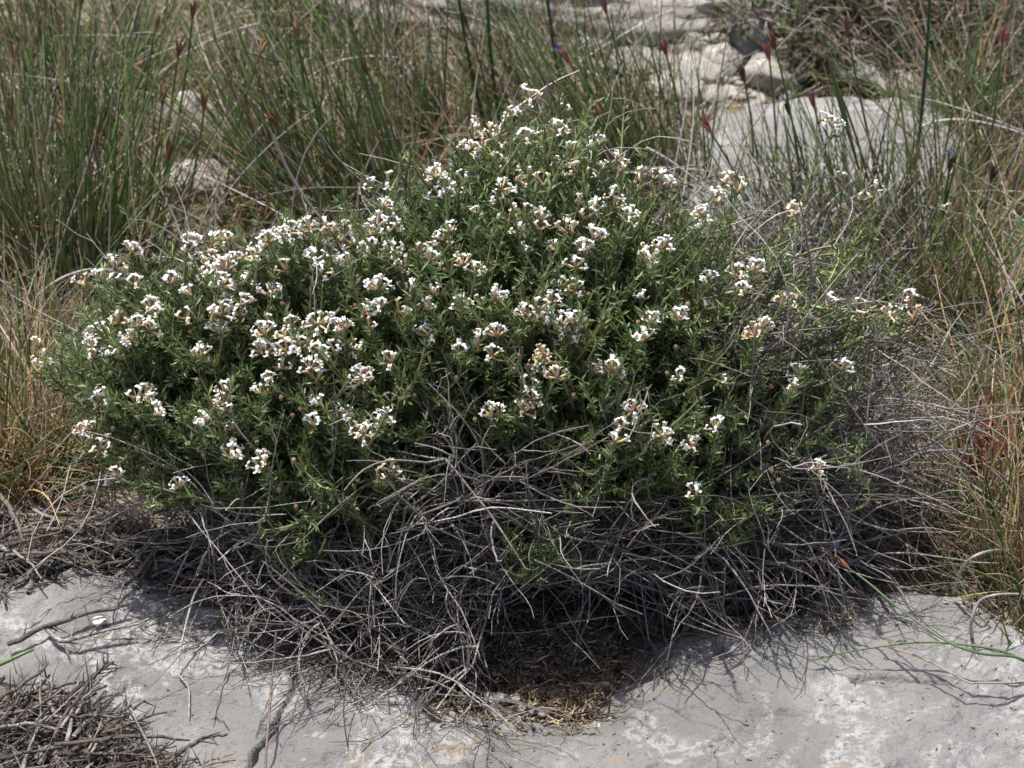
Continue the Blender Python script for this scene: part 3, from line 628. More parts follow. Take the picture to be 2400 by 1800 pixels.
TUS = [
 (40, 560, 170, .30, .25, (-.05, 0), 'tall upright green tussock at the far left edge, beside the middle of the frame', G6),
 (150, 600, 190, .33, .22, (.03, 0), 'tallest green rushy tussock at the left, directly behind the shrub tip', G6),
 (255, 560, 150, .30, .22, (.12, 0), 'green tussock leaning right, below the low sandy rock', G6),
 (60, 330, 150, .24, .3, (-.05, 0), 'green and dry tussock near the upper left corner', G4),
 (190, 330, 160, .26, .25, (.05, 0), 'upright green tussock left of the small rounded rock', G6),
 (300, 180, 130, .22, .3, (.1, 0), 'mixed tussock behind the small rounded rock', G4),
 (90, 130, 130, .22, .3, (0, 0), 'mixed green tussock in the top left corner', G4),
 (520, 480, 150, .17, .75, (.0, -.1), 'low sprawling straw coloured tussock behind the left flower heads', MX),
 (470, 560, 90, .16, .8, (-.2, -.2), 'pale dry tussock drooping above the left flower heads', D9),
 (620, 420, 170, .28, .28, (-.32, 0), 'green tussock leaning left, left of the frame centre', G6),
 (720, 470, 180, .30, .25, (-.36, 0), 'dense green tussock leaning left behind the flower clusters', G6),
 (850, 440, 170, .30, .25, (-.30, 0), 'dark green tussock leaning left beside the shrub top', G6),
 (540, 230, 140, .22, .35, (-.1, 0), 'brownish tussock in the upper left between green ones', MX),
 (660, 120, 140, .22, .35, (-.15, 0), 'brown green tussock at the top left of centre', G4),
 (820, 200, 140, .24, .3, (-.2, 0), 'mixed tussock left of the pale outcrop', G4),
 (960, 330, 150, .26, .28, (-.22, 0), 'green tussock with dry stalks right behind the shrub top', G4),
 (1090, 260, 120, .24, .3, (-.18, 0), 'thin grey and green tussock above the highest flower head', G4),
 (1240, 330, 150, .26, .3, (-.28, 0), 'grey green tussock just right of the shrub top', G4),
 (1360, 410, 170, .28, .28, (-.45, 0), 'green tussock leaning strongly left beside the big boulder', G6),
 (1480, 440, 150, .26, .3, (-.42, 0), 'green tussock at the left foot of the big boulder', G6),
 (1600, 500, 110, .2, .4, (-.3, 0), 'sparse green tussock in front of the boulder', G4),
 (1700, 560, 90, .22, .3, (-.35, 0), 'sparse green blades rising right behind the bare twigs before the boulder', G6),
 (1850, 540, 110, .24, .3, (-.22, 0), 'green blades crossing the right half of the boulder', G6),
 (1960, 700, 120, .22, .35, (-.1, 0), 'green tussock directly right of the bare twig mesh', G6),
 (1780, 490, 60, .2, .3, (-.2, 0), 'few green blades at the foot of the boulder', G6),
 (1960, 590, 120, .26, .3, (-.12, 0), 'green tussock right of the boulder foot', G6),
 (2060, 520, 150, .26, .35, (-.1, 0), 'green and tan tussock with the purple flower at the right', MX),
 (2160, 420, 160, .26, .4, (0, 0), 'tan green tussock at the upper right edge', MX),
 (2080, 280, 130, .24, .4, (.1, 0), 'reddish brown tussock right of the low bush', MX),
 (2180, 160, 130, .24, .4, (0, 0), 'brown green tussock in the top right corner', MX),
 (2030, 720, 150, .22, .5, (.1, -.1), 'dense tan tussock right of the bare twigs', MX),
 (2140, 700, 190, .25, .45, (0, -.1), 'dense tawny tussock on the right edge at mid height', MX),
 (2190, 900, 190, .24, .5, (-.05, -.1), 'tawny tussock on the right edge above the red leaves', GO),
 (2140, 1080, 200, .20, .6, (-.1, -.15), 'golden brown tussock below the red leaves', GO),
 (2210, 1230, 200, .22, .5, (-.15, -.1), 'dark brown tussock at the right edge beside the slab', GO),
 (2240, 1400, 160, .17, .6, (-.3, -.1), 'brown grass tuft at the lower right edge of the slab', D9),
 (2090, 1180, 120, .14, .7, (-.2, -.1), 'low straw tuft between dead twigs and right edge', MX),
 (40, 820, 190, .20, .4, (0, -.05), 'orange and green tussock at the left edge beside the lone flower', GO),
 (110, 960, 210, .20, .55, (.1, -.15), 'golden straw tussock under the left tip of the shrub', GO),
 (20, 1010, 190, .19, .5, (0, -.1), 'golden tussock at the left edge above the thorny mat', GO),
 (230, 985, 150, .12, .7, (0, -.2), 'short straw tuft in shade just above the woody mat', GO),
 (60, 1060, 140, .13, .7, (.1, -.2), 'lowest golden tuft touching the woody mat at the left edge', GO),
 (130, 760, 120, .16, .6, (.1, -.1), 'bent straw tuft between left edge and flower heads', MX),
]
for t in TUS: tussock(*t[:7], pal=t[7], Rb=0.03+0.01*rng.random(), r=0.0015)
print('tussocks', time.time()-T0)

# ground cover grass: uncountable
BARE = [ov([(1440, 60), (1560, 20), (1680, 60), (1700, 200), (1640, 240), (1500, 230), (1430, 150)]), ov([(1540, 200), (1700, 170), (1930, 230), (1990, 400), (1900, 440), (1620, 430), (1540, 330)]), ov([(960, -60), (1660, -60), (1640, 40), (1000, 45)])]
n = 38000
X = rng.uniform(-0.75, 0.85, n); Y = rng.uniform(-0.15, 1.55, n)
B = np.stack([X, Y, soil_h(X, Y)-0.003], -1); u, v = project(B)
keep = np.ones(n, bool)
for p in BARE: keep &= ~(inside(p, u, v) & (rng.random(n) < 0.93))
keep &= (Y > y_edge(X)+0.02)
keep &= ~((np.hypot((X-0.0)/0.40, (Y-0.05)/0.26) < 1) & (Y < 0.3))
leftlow = (X < -0.33) & (Y < 0.06); keep &= ~(leftlow & (u < 420) & (v > 1150))
dens = 0.5+0.5*fbm(np.stack([X*5, Y*5], -1), 3); keep &= rng.random(n) < np.clip(dens+0.35, 0.1, 1)
B = B[keep]; n = len(B); zone = fbm(np.stack([B[:, 0]*4+9, B[:, 1]*4], -1), 2)
cols = np.where((rng.random(n) < 0.5+0.25*zone)[:, None], pick(GRN, n, .2), np.where((rng.random(n) < .3)[:, None], pick(GOLD, n, .2)*0.8, pick(DRY, n, .22)))
D = nrm(rng.normal(0, .75, (n, 3))*np.array([1, 1, .2])+np.array([-.12, 0, .75]))
a = MB(); blades(a, B, D, rng.uniform(.03, .13, n), rng.uniform(.0006, .0014, n), cols, K=6, curl=.28, grav=.06)
g = a.build('ground_grass', M_STRAW); tag(g, 'short mixed green and dry grass covering the ground round the shrub', 'grass', kind='stuff')
# long bleached stalks lying in all directions
n = 1150; X = rng.uniform(-0.62, 0.75, n); Y = rng.uniform(0.12, 1.25, n); B = np.stack([X, Y, soil_h(X, Y)], -1); u, v = project(B); kk = np.ones(n, bool)
for p in BARE: kk &= ~inside(p, u, v)
B = B[kk]; n = len(B)
D = nrm(rng.normal(0, .6, (n, 3))*np.array([1, 1, .3])+np.array([-.2, 0, .8])); a = MB()
blades(a, B, D, rng.uniform(.12, .30, n), rng.uniform(.0009, .0018, n), pick([(0.46, .43, .39), (.36, .32, .28), (.5, .46, .4)], n, .12), K=9, curl=.16, grav=.05)
g = a.build('bleached_stalks', M_STRAW); tag(g, 'tangle of long bleached dry grass stalks in the background', 'dry grass', kind='stuff')

# ------------------------------------------------------------------ single scapes with papery spikes
def scape(tu, tv, bu, bv, label, tall_col=(0.06, 0.12, 0.045), r=0.0016, bow=0.02, spike='brown', dy=None, grp='rush stems with papery brown spikes', z0=None):
    b = on_ground(bu*O, bv*O, -0.01); b[2] = float(soil_h(b[0:1], b[1:2])[0]) if z0 is None else z0
    yy = b[1]-(0.03 if dy is None else dy); tp = at_y(np.array(tu*O), np.array(tv*O), yy)
    t = thing('rush_stem', b, label, 'rush stem', grp)
    L = np.linalg.norm(tp-b); side = np.array([rng.choice([-1, 1])*bow, 0, 0])
    P = bez(b[None], ((b+tp)/2+side)[None], tp[None], 12)+0; K = 12
    a = MB(); tubes(a, P, np.linspace(1.1, .7, K)[None]*r, np.array([tall_col]), 6)
    o = a.build('stem', M_STEM, t); o.location = tuple(-b*S)
    d = nrm(P[0, -1]-P[0, -2]); cols = {'brown': (.19, .085, .045), 'red': (.36, .13, .09), 'tan': (.42, .27, .14), 'dark': (.12, .06, .045)}
    if spike:
        kc = cols.get(spike, cols['brown']); a = MB(); f = np.array([-.1, .05, .3, .6, .85, 1.0])
        n_ = 5; Bq = np.repeat(tp[None], n_, 0); sd = nrm(d+rng.normal(0, .13, (n_, 3)))
        Pq = Bq[:, None]+sd[:, None]*(0.023*f)[None, :, None]
        tubes(a, Pq, np.array([[.0010, .0016, .0021, .0018, .0010, .0002]])*np.ones((n_, 1))*0.9, pick([kc], n_, .2), 5)
        o = a.build('spike', M_SPIKE, t); o.location = tuple(-b*S)
    return t, tp, d
def flowerlet(t, tp, d, colr=(.10, .09, .26), off=0.022):
    a = MB(); n_ = 6; Bq = np.repeat((tp+d*off)[None], n_, 0)-0.0
    dd = nrm(d*0.8+nrm(np.cross(np.repeat(d[None], n_, 0), rng.normal(size=(n_, 3))))*0.8)
    leaves(a, Bq, dd, 0.008, 0.003, pick([colr], n_, .12)); o = a.build('petals', M_PETAL, t); o.location = tuple(-np.array(t['_o'])*S)
SC = [  # tip u,v / base u,v in overview pixels
 (1608, 175, 1625, 385, 'dark brown spiked rush stem in front of the left half of the boulder', 'dark', 0),
 (1707, 250, 1770, 470, 'rush stem with dark spike and withered flower before the middle of the boulder', 'dark', 0),
 (1760, 235, 1830, 460, 'rush stem with reddish spike and pale withered flower next to the boulder centre', 'red', 0),
 (1832, 75, 1930, 480, 'tallest rush stem with dark red spike crossing the boulder', 'brown', 0),
 (1800, 165, 1900, 500, 'rush stem with a broad green sheath crossing the boulder', None, 0),
 (1662, 130, 1680, 420, 'rush stem with red bracts and violet flower left of the low bush', 'red', 1),
 (1675, 105, 1745, 490, 'rush stem with brown spike just right of the violet flower', 'brown', 0),
 (1310, 30, 1430, 330, 'rush stem carrying a blue flower at the top centre right', 'red', 1),
 (1230, 135, 1400, 400, 'leaning rush stem with pale violet flower above the shrub', 'red', 1),
 (1305, 250, 1430, 400, 'leaning rush stem with striped red and white spike right of the shrub top', 'red', 0),
 (1360, 260, 1490, 420, 'leaning rush stem with long red brown spike above the shrub', 'brown', 0),
 (1320, 345, 1440, 450, 'leaning rush stem with plump reddish spike over the flower heads', 'red', 0),
 (1535, 285, 1650, 480, 'short rush stem with pink red spike at the left of the boulder', 'red', 0),
 (1440, 120, 1500, 400, 'rush stem with red spike in front of the rubble', 'red', 0),
 (1095, 215, 1115, 400, 'upright rush stem with golden brown spike above the highest flower', 'brown', 0),
 (1010, 55, 1065, 330, 'dark tall stem left of two thick stems at the top centre', 'dark', 0),
 (795, 160, 900, 430, 'rush stem with opened brown spike left of centre', 'brown', 0),
 (645, 80, 720, 400, 'rush stem with tan spike in upper left of centre', 'tan', 0),
 (560, 120, 480, 420, 'rush stem with pale orange spike leaning right', 'tan', 0),
 (335, 65, 300, 420, 'green stem topped by a large cream tan spike', 'tan', 0),
 (415, 40, 330, 430, 'green stem with orange brown spike near the top left', 'brown', 0),
 (440, 240, 350, 560, 'rush stem with a brown spike right of the small rounded rock', 'brown', 0),
 (365, 340, 350, 520, 'short stem with orange brown spike below the sandy rock', 'brown', 0),
 (350, 225, 300, 520, 'stem with brown spike in front of the small rounded rock', 'brown', 0),
 (205, 325, 190, 560, 'stem with dull red spike in the left green tussock', 'brown', 0),
 (385, 120, 350, 430, 'stem with rusty spike above the small rounded rock', 'brown', 0),
 (600, 270, 690, 460, 'stem with rusty spike over the left of centre grass', 'brown', 0),
 (175, 10, 130, 330, 'stem with rusty spike at the very top left', 'brown', 0),
 (30, 130, 40, 420, 'stem with pale pink spike at the left edge', 'tan', 0),
 (2165, 95, 2120, 420, 'stem with pinkish white spike at the upper right edge', 'red', 0),
 (2050, 370, 2010, 600, 'rush stem with blue flower in the right hand grass', 'dark', 1),
 (1952, 430, 1930, 560, 'short stem with pale pink spike right of the boulder foot', 'red', 0),
 (2140, 390, 2160, 560, 'stem with dark brown spike at the right edge', 'dark', 0),
]
for tu, tv, bu, bv, lb, sp_, fl in SC:
    c = (0.085+0.04*rng.random(), .145, .06)
    t, tp, d = scape(tu, tv, bu, bv, lb, c, spike=sp_, bow=rng.uniform(0, .02))
    if fl: flowerlet(t, tp, d)
    if 'withered' in lb: flowerlet(t, tp, nrm(d), (.20, .17, .26))
    if 'sheath' in lb:
        a = MB(); f = np.linspace(-.25, 1, 8)[:, None]; b0 = np.array(t['_o']); P = (tp+(b0-tp)*f*0.55)[None]
        tubes(a, P, np.array([[.0004, .0018, .0030, .0034, .0030, .0024, .002, .0016]]), np.array([[.17, .22, .08]]), 6); o = a.build('sheath', M_GRASS, t); o.location = tuple(-b0*S)
# thick bare green stems
for tu, tv, bu, bv, lb in [(1052, -60, 1095, 330, 'thick dark green stem running off the top, left of centre'), (985, -60, 1062, 300, 'thick green stem parallel to the darker one at the top centre'),
                           (2010, -60, 1955, 480, 'thick straight green stem right of the boulder running off the top'), (1180, -40, 1250, 300, 'long thin green stem crossing the pale outcrop')]:
    scape(tu, tv, bu, bv, lb, (.035, .085, .035), r=.0024, bow=.012, spike=None, grp='bare green rush stems')

# arching foreground stems at the right and the straight dead stem at the left
def free_stem(name, pts, r, colr, label, cat, m, grp=None, taper=.5, spike=None, blue=False):
    """pts: (u, v, height above the slab) in overview pixels, swept through a smooth curve"""
    q = []
    for u, v, z in pts:
        p = on_ground(u*O, v*O, z)
        for _ in range(4): p = on_ground(u*O, v*O, z+float(rock_h(p[0:1], p[1:2])[0]))
        q.append(p)
    q = np.array(q); n = len(q); t = np.linspace(0, n-1, 26); i = np.minimum(t.astype(int), n-2); f = (t-i)[:, None]
    g_ = lambda k: q[np.clip(k, 0, n-1)]
    p0, p1, p2, p3 = g_(i-1), g_(i), g_(i+1), g_(i+2)
    P = 0.5*((2*p1)+(-p0+p2)*f+(2*p0-5*p1+4*p2-p3)*f**2+(-p0+3*p1-3*p2+p3)*f**3)
    if spike is None and not blue:
        a = MB(); tubes(a, P[None], np.linspace(1, taper, 26)[None]*r, np.array([colr]), 6)
        return tag(a.build(name, m, origin=q[0]), label, cat, grp)
    t_ = thing(name, q[0], label, cat, grp); a = MB(); tubes(a, P[None], np.linspace(1, taper, 26)[None]*r, np.array([colr]), 6)
    o = a.build('stem', m, t_, origin=q[0]); d = nrm(P[-1]-P[-2]); tp = P[-1]
    a = MB(); sd = nrm(d+rng.normal(0, .12, (5, 3))); Pq = tp+sd[:, None]*(0.015*np.array([-.1, .05, .3, .6, .85, 1.]))[None, :, None]
    tubes(a, Pq, np.array([[.0009, .0014, .0018, .0015, .0009, .0002]])*np.ones((5, 1)), pick([spike], 5, .15), 5); a.build('spike', M_SPIKE, t_, origin=q[0])
    if blue: flowerlet(t_, tp, nrm(d+np.array([0.05, 0.2, .9])), (.13, .11, .30), 0.02)
    return t_
free_stem('rush_stem', [(2330, 1500, .0), (2212, 1425, .035), (2120, 1412, .05), (2041, 1383, .055), (1941, 1313, .065), (1880, 1262, .072), (1832, 1226, .078)], .0015, (.08, .14, .06), 'green rush stem bending over the slab with a red brown spike and violet petal', 'rush stem', M_STEM, spike=(.26, .10, .06), blue=True)
free_stem('arching_grass', [(2280, 1470, .0), (2180, 1412, .03), (2080, 1392, .035), (1980, 1388, .03), (1880, 1400, .022), (1800, 1415, .015), (1745, 1430, .008)], .0014, (.12, .17, .06), 'arching light green grass blade curving left over the slab', 'grass blade', M_GRASS, taper=.35)
free_stem('grass_stalk', [(2330, 1480, 0), (2212, 1475, .012), (2120, 1475, .012), (2090, 1473, .012), (2020, 1435, .014), (1960, 1410, .014), (1905, 1395, .012)], .0012, (.36, .28, .20), 'thin tan stalk bent at an elbow lying over the right of the slab', 'dry stalk', M_STRAW, taper=.7)
free_stem('grass_stalk', [(2100, 1380, 0.0), (2098, 1345, .03), (2115, 1300, .05), (2150, 1285, .06), (2200, 1283, .05)], .0018, (.42, .38, .34), 'pale hooked dry stalk rising from the slab at the lower right', 'dry stalk', M_STRAW)
free_stem('grass_stalk', [(2060, 1280, .01), (2080, 1225, .05), (2120, 1195, .07), (2180, 1190, .06), (2212, 1215, .05), (2250, 1260, .02)], .0016, (.42, .39, .35), 'pale arching dry stalk over the brown grass at the right', 'dry stalk', M_STRAW)
free_stem('dry_stalk', [(570, 1760, -.01), (573, 1659, .01), (580, 1560, .03), (588, 1460, .05), (597, 1365, .065)], .0011, (.19, .14, .11), 'straight thin brown stalk standing up from the bottom edge left of centre', 'dry stem', M_TWIG, taper=1.0)
free_stem('dry_twig', [(440, 1250, .06), (416, 1296, .045), (390, 1400, .02), (385, 1453, .008), (407, 1485, .005), (408, 1550, .004)], .0012, (.36, .33, .30), 'slender forked twig hanging onto the left of the slab', 'twig', M_TWIG)
free_stem('dead_leaf_strip', [(1880, 1603, .002), (1905, 1598, .006), (1930, 1600, .006), (1950, 1607, .002)], .0017, (.10, .08, .055), 'short dark curled strip of dead leaf lying on the right of the slab', 'dead leaf', M_TWIG) if False else None
free_stem('arching_grass', [(-60, 1460, 0), (0, 1435, .02), (50, 1412, .03), (72, 1403, .03)], .0026, (.16, .24, .08), 'short green blade poking in at the lower left edge', 'grass blade', M_GRASS, taper=.5)
# long bleached arcs in the background
ARC = [((340, 165), (440, 95), (560, 50), 'pale grey bent stalk at the upper left above the small rounded rock'), ((660, 180), (740, 130), (860, 125), 'long pale arching stalk left of the top centre'),
       ((590, 290), (640, 400), (720, 500), 'pale curved stalk dropping onto the left flower clusters'), ((1990, 275), (2090, 260), (2240, 300), 'pale horizontal arching stalk in the right background'),
       ((1395, 320), (1450, 350), (1530, 410), 'straight pale stalk leaning right beside the boulder'), ((80, 640), (160, 590), (250, 585), 'grey arching stalk above the left edge flowers')]
for (p0, p1, p2, lb) in ARC:
    yb = on_ground(p1[0]*O, max(p1[1], p2[1])*O+120)[1]
    q = np.array([at_y(np.array(p[0]*O), np.array(p[1]*O), yb) for p in (p0, p1, p2)]); q[1] = 2*q[1]-(q[0]+q[2])/2
    a = MB(); tubes(a, bez(q[0:1], q[1:2], q[2:3], 14), np.linspace(1, .6, 14)[None]*.0019, np.array([[.44, .41, .38]]), 5)
    tag(a.build('arching_stalk', M_STRAW, origin=q[0]), lb, 'dry stalk', 'bleached arching stalks')
print('scapes', time.time()-T0)

# ------------------------------------------------------------------ low bushes in the background (twigs + small leaves)
def bush(u, v, Rb, H, label, ntw, nlf, lc, cat='bush', tw=TWC, open_=0.8, name='low_bush', lfl=.012):
    c = on_ground(u*O, v*O, -0.01); c[2] = float(soil_h(c[0:1], c[1:2])[0])
    t = thing(name, c, label, cat)
    a = MB(); B = c+rng.normal(0, 1, (ntw, 3))*np.array([Rb*.3, Rb*.3, 0]); D = nrm(rng.normal(0, open_, (ntw, 3))*np.array([1, 1, .4])+np.array([0, 0, .7]))
    P = twig_walk(B, D, H*rng.uniform(.5, 1.2, ntw), 9, .10, .01); P[..., 2] = np.maximum(P[..., 2], c[2])
    tubes(a, P, np.linspace(1, .4, 9)[None]*.0022*rng.uniform(.6, 1.2, (ntw, 1)), pick(tw, ntw, .2), 4)
    m = ntw*5; k = rng.integers(0, ntw, m); i = rng.integers(2, 8, m); t2 = nrm(P[k, i+1 if False else np.minimum(i+1, 8)]-P[k, i]); d = nrm(t2+nrm(rng.normal(size=t2.shape))*.9)
    P2 = twig_walk(P[k, i], d, rng.uniform(.02, .07, m), 6, .12, 0); tubes(a, P2, np.linspace(1, .4, 6)[None]*.0012*np.ones((m, 1)), pick(tw, m, .2), 3)
    o = a.build('twigs', M_TWIG, t); o.location = tuple(-c*S)
    a = MB(); k = rng.integers(0, m, nlf); i = rng.integers(1, 6, nlf); leaves(a, P2[k, i], nrm(rng.normal(size=(nlf, 3))+np.array([0, 0, .6])), lfl*rng.uniform(.6, 1.2, nlf), .0032, pick(lc, nlf, .2))
    o = a.build('leaves', M_LEAF, t); o.location = tuple(-c*S); return t
BR = [(0.20, .15, .12), (.13, .09, .07), (.28, .24, .2)]
bush(1800, 120, .16, .17, 'low twiggy bush with sparse green leaves behind the boulder at the top right', 150, 3200, [(.09, .14, .04), (.06, .1, .03)], tw=BR)
bush(1700, 60, .10, .14, 'leafier green bush right of the rubble at the top edge', 90, 3000, [(.11, .17, .05), (.07, .12, .03)], tw=BR)
bush(1960, 120, .14, .18, 'dark brown bare bush in the top right between grass and boulder', 150, 1200, [(.08, .1, .04), (.14, .08, .04)], tw=BR)
bush(2130, 130, .12, .18, 'brown and green scrubby bush in the top right corner', 120, 1800, [(.10, .13, .05), (.07, .1, .03)], tw=BR)
bush(1620, 640, .10, .12, 'grey leafless bush behind the right side of the shrub', 130, 400, [(.08, .12, .04)], cat='dead bush', tw=TWC)
bush(1760, 640, .14, .16, 'pale grey tangle of bare twigs between shrub and right hand grass', 220, 500, [(.08, .12, .04)], cat='dead bush', tw=TWC)
# red-leaved plant on the right
bush(2140, 985, .025, .08, 'small plant with crimson red leaves in the tawny grass on the right', 22, 150, [(.34, .035, .05), (.26, .04, .04), (.4, .08, .08)], cat='plant', tw=[(.22, .06, .05)], open_=.35, name='red_leaved_plant', lfl=.014)
bush(2075, 300, .03, .12, 'small broad leaved green herb in the grass right of the boulder', 14, 60, [(.13, .2, .09)], cat='herb', tw=[(.12, .17, .07)], open_=.3, name='leafy_herb', lfl=.03)

# ------------------------------------------------------------------ thorny brown branches at lower left
def thorny(mb, P, r, colr):
    N, K, _ = P.shape
    tubes(mb, P, np.linspace(1.1, .5, K)[None]*r[:, None], colr, 5, knob=.3)
    ns = 7; k = np.repeat(np.arange(N), ns); s = rng.uniform(.1, .98, N*ns)*(K-1); i = np.minimum(s.astype(int), K-2); f = (s-i)[:, None]
    B = P[k, i]*(1-f)+P[k, i+1]*f; t = nrm(P[k, i+1]-P[k, i]); d = nrm(t*.7+nrm(np.cross(t, rng.normal(size=t.shape)))*.9); L = rng.uniform(.008, .028, len(k))[:, None]
    Q = B[:, None]+d[:, None]*L[:, None]*np.linspace(0, 1, 3)[None, :, None]; Q[..., 2] = np.maximum(Q[..., 2], -.03)
    tubes(mb, Q, np.array([[.8, .5, .08]])*r[k][:, None]*.7, colr[k]*.9, 4)
THC = [(.14, .12, .105), (.10, .083, .07), (.22, .20, .18), (.09, .072, .06)]
def rock_top(P): return np.maximum(rock_h(P[..., 0], P[..., 1]), ground_h(P[..., 0], P[..., 1]))
PILE = ov([(-90, 1500), (60, 1500), (180, 1510), (230, 1545), (280, 1590), (340, 1640), (420, 1700), (-90, 1760)])
def lay(poly, n, L, hmax, dirs, rr):
    q = sample_poly(poly, n); c = on_ground(q[:, 0], q[:, 1], 0.01); ang = rng.normal(dirs[0], dirs[1], n)
    d = np.stack([np.cos(ang), np.sin(ang), rng.normal(0.02, .10, n)], -1); Ln = L*rng.uniform(.5, 1.2, n)
    P = twig_walk(c-d*Ln[:, None]/2, d, Ln, 10, .07, .0); h = rock_top(P); lift = rng.uniform(.002, hmax, n)[:, None]
    P[..., 2] = h.mean(1, keepdims=True)*.5+h*.5+lift+(P[..., 2]-P[..., 2].mean(1, keepdims=True))*.6; P[..., 2] = np.maximum(P[..., 2], h+.002)
    return P, rr*rng.uniform(.6, 1.3, n)
gl = 'brown thorny dead branch in the heap at the bottom left corner of the slab'
P, rr = lay(PILE, 90, .11, .035, (.45, .8), .0015)
for i in range(90):
    a = MB(); thorny(a, P[i:i+1], rr[i:i+1], pick(THC, 1, .15, None, .015)); 
    tag(a.build('thorny_branch', M_BARK, origin=P[i, 0]), gl, 'dead branch', 'thorny dead branches heaped at the bottom left')
P, rr = lay(PILE, 420, .08, .02, (.35, .9), .0015); a = MB(); thorny(a, P, rr, pick(THC, len(P), .15, None, .015))
tag(a.build('twig_debris', M_BARK), 'fine thorny twig debris under the branches at the bottom left', 'twig debris', kind='stuff')
MAT = ov([(-90, 1080), (100, 1060), (300, 1080), (420, 1170), (470, 1240), (400, 1225), (250, 1195), (120, 1220), (-90, 1250)])
P, rr = lay(MAT, 90, .12, .04, (-.25, .8), .0015)
for i in range(90):
    a = MB(); thorny(a, P[i:i+1], rr[i:i+1]*1.0, pick(THC, 1, .15, None, .015))
    tag(a.build('dead_branch', M_BARK, origin=P[i, 0]), 'brown dead branch in the woody mat between the left slab edge and the golden grass', 'dead branch', 'brown dead branches matted at the left edge of the slab')
P, rr = lay(MAT, 700, .08, .025, (-.2, .8), .0014); a = MB(); thorny(a, P, rr, pick(THC, len(P), .15, None, .015))
tag(a.build('brown_twig_litter', M_BARK), 'fine brown twigs filling the woody mat at the left', 'twig litter', kind='stuff')
# a few lone thorny twigs on the slab
for k_, (pts, lb) in enumerate([([(277, 1306, .012), (200, 1325, .012), (100, 1350, .012), (0, 1395, .006)], 'long thin thorny twig lying across the left of the slab'),
                 ([(318, 1339, .012), (233, 1367, .008), (127, 1391, .008), (90, 1353, .01)], 'curved thorny twig lying below the white snail shell'),
                 ([(490, 1590, .015), (420, 1600, .012), (340, 1650, .006)], 'pointed thorny twig reaching right from the bottom left heap'),
                 ([(243, 1429, .02), (197, 1469, .015), (160, 1519, .01)], 'thorny twig tip standing off the right side of the bottom left heap')]):
    q = np.array([on_ground(u*O, v*O, z) for u, v, z in pts]); t = np.linspace(0, 1, 12)
    P = np.stack([np.interp(t, np.linspace(0, 1, len(q)), q[:, j]) for j in range(3)], -1)[None]; P += np.cumsum(rng.normal(0, .0012, P.shape), 1)*np.array([1, 1, .3]); P[..., 2] = np.maximum(P[..., 2], rock_top(P)+.002)
    a = MB(); thorny(a, P[:, ::-1], np.array([.0019]), pick(THC, 1, .15, None, .015)); tag(a.build('thorny_twig', M_BARK, origin=P[0, -1]), lb, 'thorny twig', 'lone thorny twigs on the slab')
# snail shell
c = on_ground(232, 1462, .0); c[2] = float(rock_h(c[0:1], c[1:2])[0])+.004
a = MB(); th = np.linspace(0, 5*math.pi, 60); rad = .0050*(1-th/(5.4*math.pi)); 
P = c+np.stack([np.cos(th)*rad, np.sin(th)*rad, .0035*th/(5*math.pi)], -1); tubes(a, P[None], (.0028*(1-th/(5.3*math.pi)))[None], np.array([[.75, .74, .72]]), 10)
tag(a.build('snail_shell', M_CALYX, origin=c), 'small white coiled snail shell lying on the left part of the slab', 'snail shell')

# ------------------------------------------------------------------ litter in the hollow and along the edges
LIT = ov([(860, 1370), (900, 1320), (1050, 1300), (1250, 1300), (1360, 1340), (1330, 1410), (1280, 1460), (1220, 1480), (1120, 1470), (1000, 1450), (900, 1430)])
q = np.vstack([sample_poly(LIT, 2600), sample_poly(LIT, 2600)+rng.normal(0, 45, (2600, 2)), sample_poly(ov([(780, 1400), (1000, 1470), (1050, 1540), (850, 1510)]), 250), sample_poly(ov([(1130, 1480), (1260, 1430), (1340, 1400), (1330, 1450), (1250, 1530), (1150, 1525)]), 900), sample_poly(ov([(1380, 1370), (1640, 1340), (1900, 1310), (1830, 1400), (1650, 1410)]), 160), sample_poly(ov([(300, 1240), (520, 1320), (560, 1370), (420, 1330)]), 500)])
c = on_ground(q[:, 0], q[:, 1], -.02); n = len(c); ang = rng.uniform(0, 6.28, n); d = np.stack([np.cos(ang), np.sin(ang), rng.normal(0, .25, n)], -1); L = rng.uniform(.005, .02, n)
xe = rng.uniform(-.45, .5, 2600); ye = y_edge(xe)-rng.exponential(.014, 2600)-.004; ce = np.stack([xe, ye, 0*xe], -1); ce = ce[fbm(ce*14+2, 2) > .05]
ne = len(ce); c = np.vstack([c, ce]); ang = np.append(ang, rng.uniform(0, 6.28, ne)); d = np.vstack([d, np.stack([np.cos(ang[-ne:]), np.sin(ang[-ne:]), rng.normal(0, .1, ne)], -1)]); L = np.append(L, rng.uniform(.002, .010, ne)); n += ne
h = rock_top(c)+np.append(rng.uniform(.001, .010, n-ne), np.full(ne, .0012)); c[:, 2] = h; P = c[:, None]+d[:, None]*L[:, None, None]*np.linspace(-.5, .5, 4)[None, :, None]+rng.normal(0, .0008, (n, 4, 3))
a = MB(); tubes(a, P, np.array([[.5, 1, 1, .4]])*rng.uniform(.0006, .0014, (n, 1)), pick([(.17, .125, .085), (.30, .24, .15), (.08, .06, .045), (.40, .33, .22), (.12, .09, .07), (.20, .13, .08)], n, .35), 3)
tag(a.build('leaf_litter', M_LITTER), 'brown and straw coloured litter in the hollow of the slab under the twigs', 'litter', kind='stuff')
q = rng.uniform([200, 1380], [2400, 1800], (420, 2)); c = on_ground(q[:, 0], q[:, 1], 0); c = c[c[:, 1] < y_edge(c[:, 0])-.01]; c[:, 2] = rock_h(c[:, 0], c[:, 1])+.001; n = len(c)
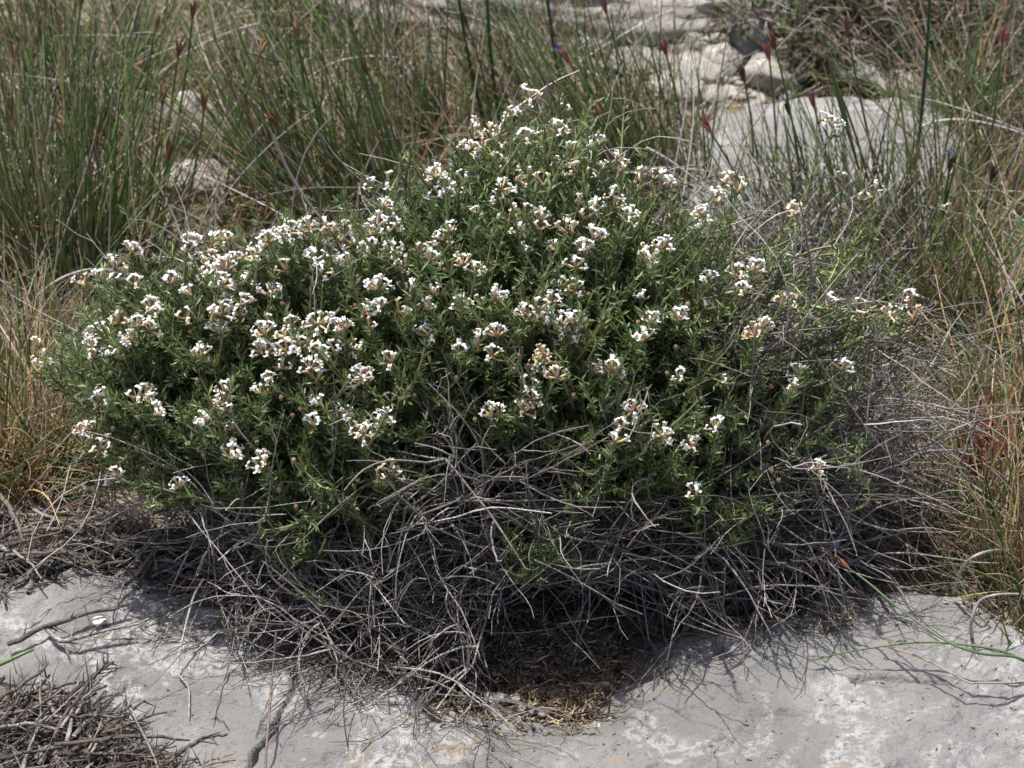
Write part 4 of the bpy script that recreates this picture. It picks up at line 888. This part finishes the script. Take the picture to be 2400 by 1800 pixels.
ang = rng.uniform(0, 6.28, n); d = np.stack([np.cos(ang), np.sin(ang), 0*ang], -1)
P = c[:, None]+d[:, None]*rng.uniform(.001, .006, n)[:, None, None]*np.linspace(-.5, .5, 4)[None, :, None]
a = MB(); tubes(a, P, np.array([[.5, 1, 1, .4]])*rng.uniform(.0003, .0007, (n, 1)), pick([(.30, .2, .1), (.1, .08, .06), (.4, .3, .2)], n, .2), 3)
tag(a.build('crumbs', M_LITTER), 'tiny scattered plant crumbs lying on the bare slab', 'litter', kind='stuff')
print('all', time.time()-T0)

# ------------------------------------------------------------------ camera, light, view
cd = bpy.data.cameras.new('camera'); cam = bpy.data.objects.new('camera', cd); col.objects.link(cam)
cam.location = tuple(CAM*S); cam.rotation_euler = (math.pi/2-PITCH, 0, 0)
cd.sensor_width = 36; cd.lens = 18/math.tan(HF); cd.clip_start = 0.05; cd.clip_end = 300
cd.dof.use_dof = True; cd.dof.focus_distance = (DIST-0.14)*S; cd.dof.aperture_fstop = 21
scene.camera = cam
SUN = nrm(np.array([-0.18, 0.13, 0.97]))
el = math.asin(SUN[2]); az = math.atan2(SUN[0], SUN[1])
ld = bpy.data.lights.new('sun', 'SUN'); ld.energy = 4.4; ld.angle = R(0.55); ld.color = (1, .965, .91)
lo = bpy.data.objects.new('sun', ld); col.objects.link(lo)
from mathutils import Vector
lo.rotation_euler = Vector(SUN).to_track_quat('Z', 'Y').to_euler(); lo.location = (0, 2, 5)
w = bpy.data.worlds.new('World'); scene.world = w; w.use_nodes = True; nt = w.node_tree
sk = nt.nodes.new('ShaderNodeTexSky'); sk.sky_type = 'NISHITA'; sk.sun_disc = False; sk.dust_density = 3.5; sk.air_density = 0.65; sk.sun_elevation = el; sk.sun_rotation = az
nt.links.new(sk.outputs[0], nt.nodes['Background'].inputs[0]); nt.nodes['Background'].inputs[1].default_value = 0.145
scene.view_settings.view_transform = 'Standard'; scene.view_settings.look = 'None'; scene.view_settings.exposure = 0.5; scene.view_settings.gamma = 1
for o in scene.objects:
    if '_o' in o: del o['_o']
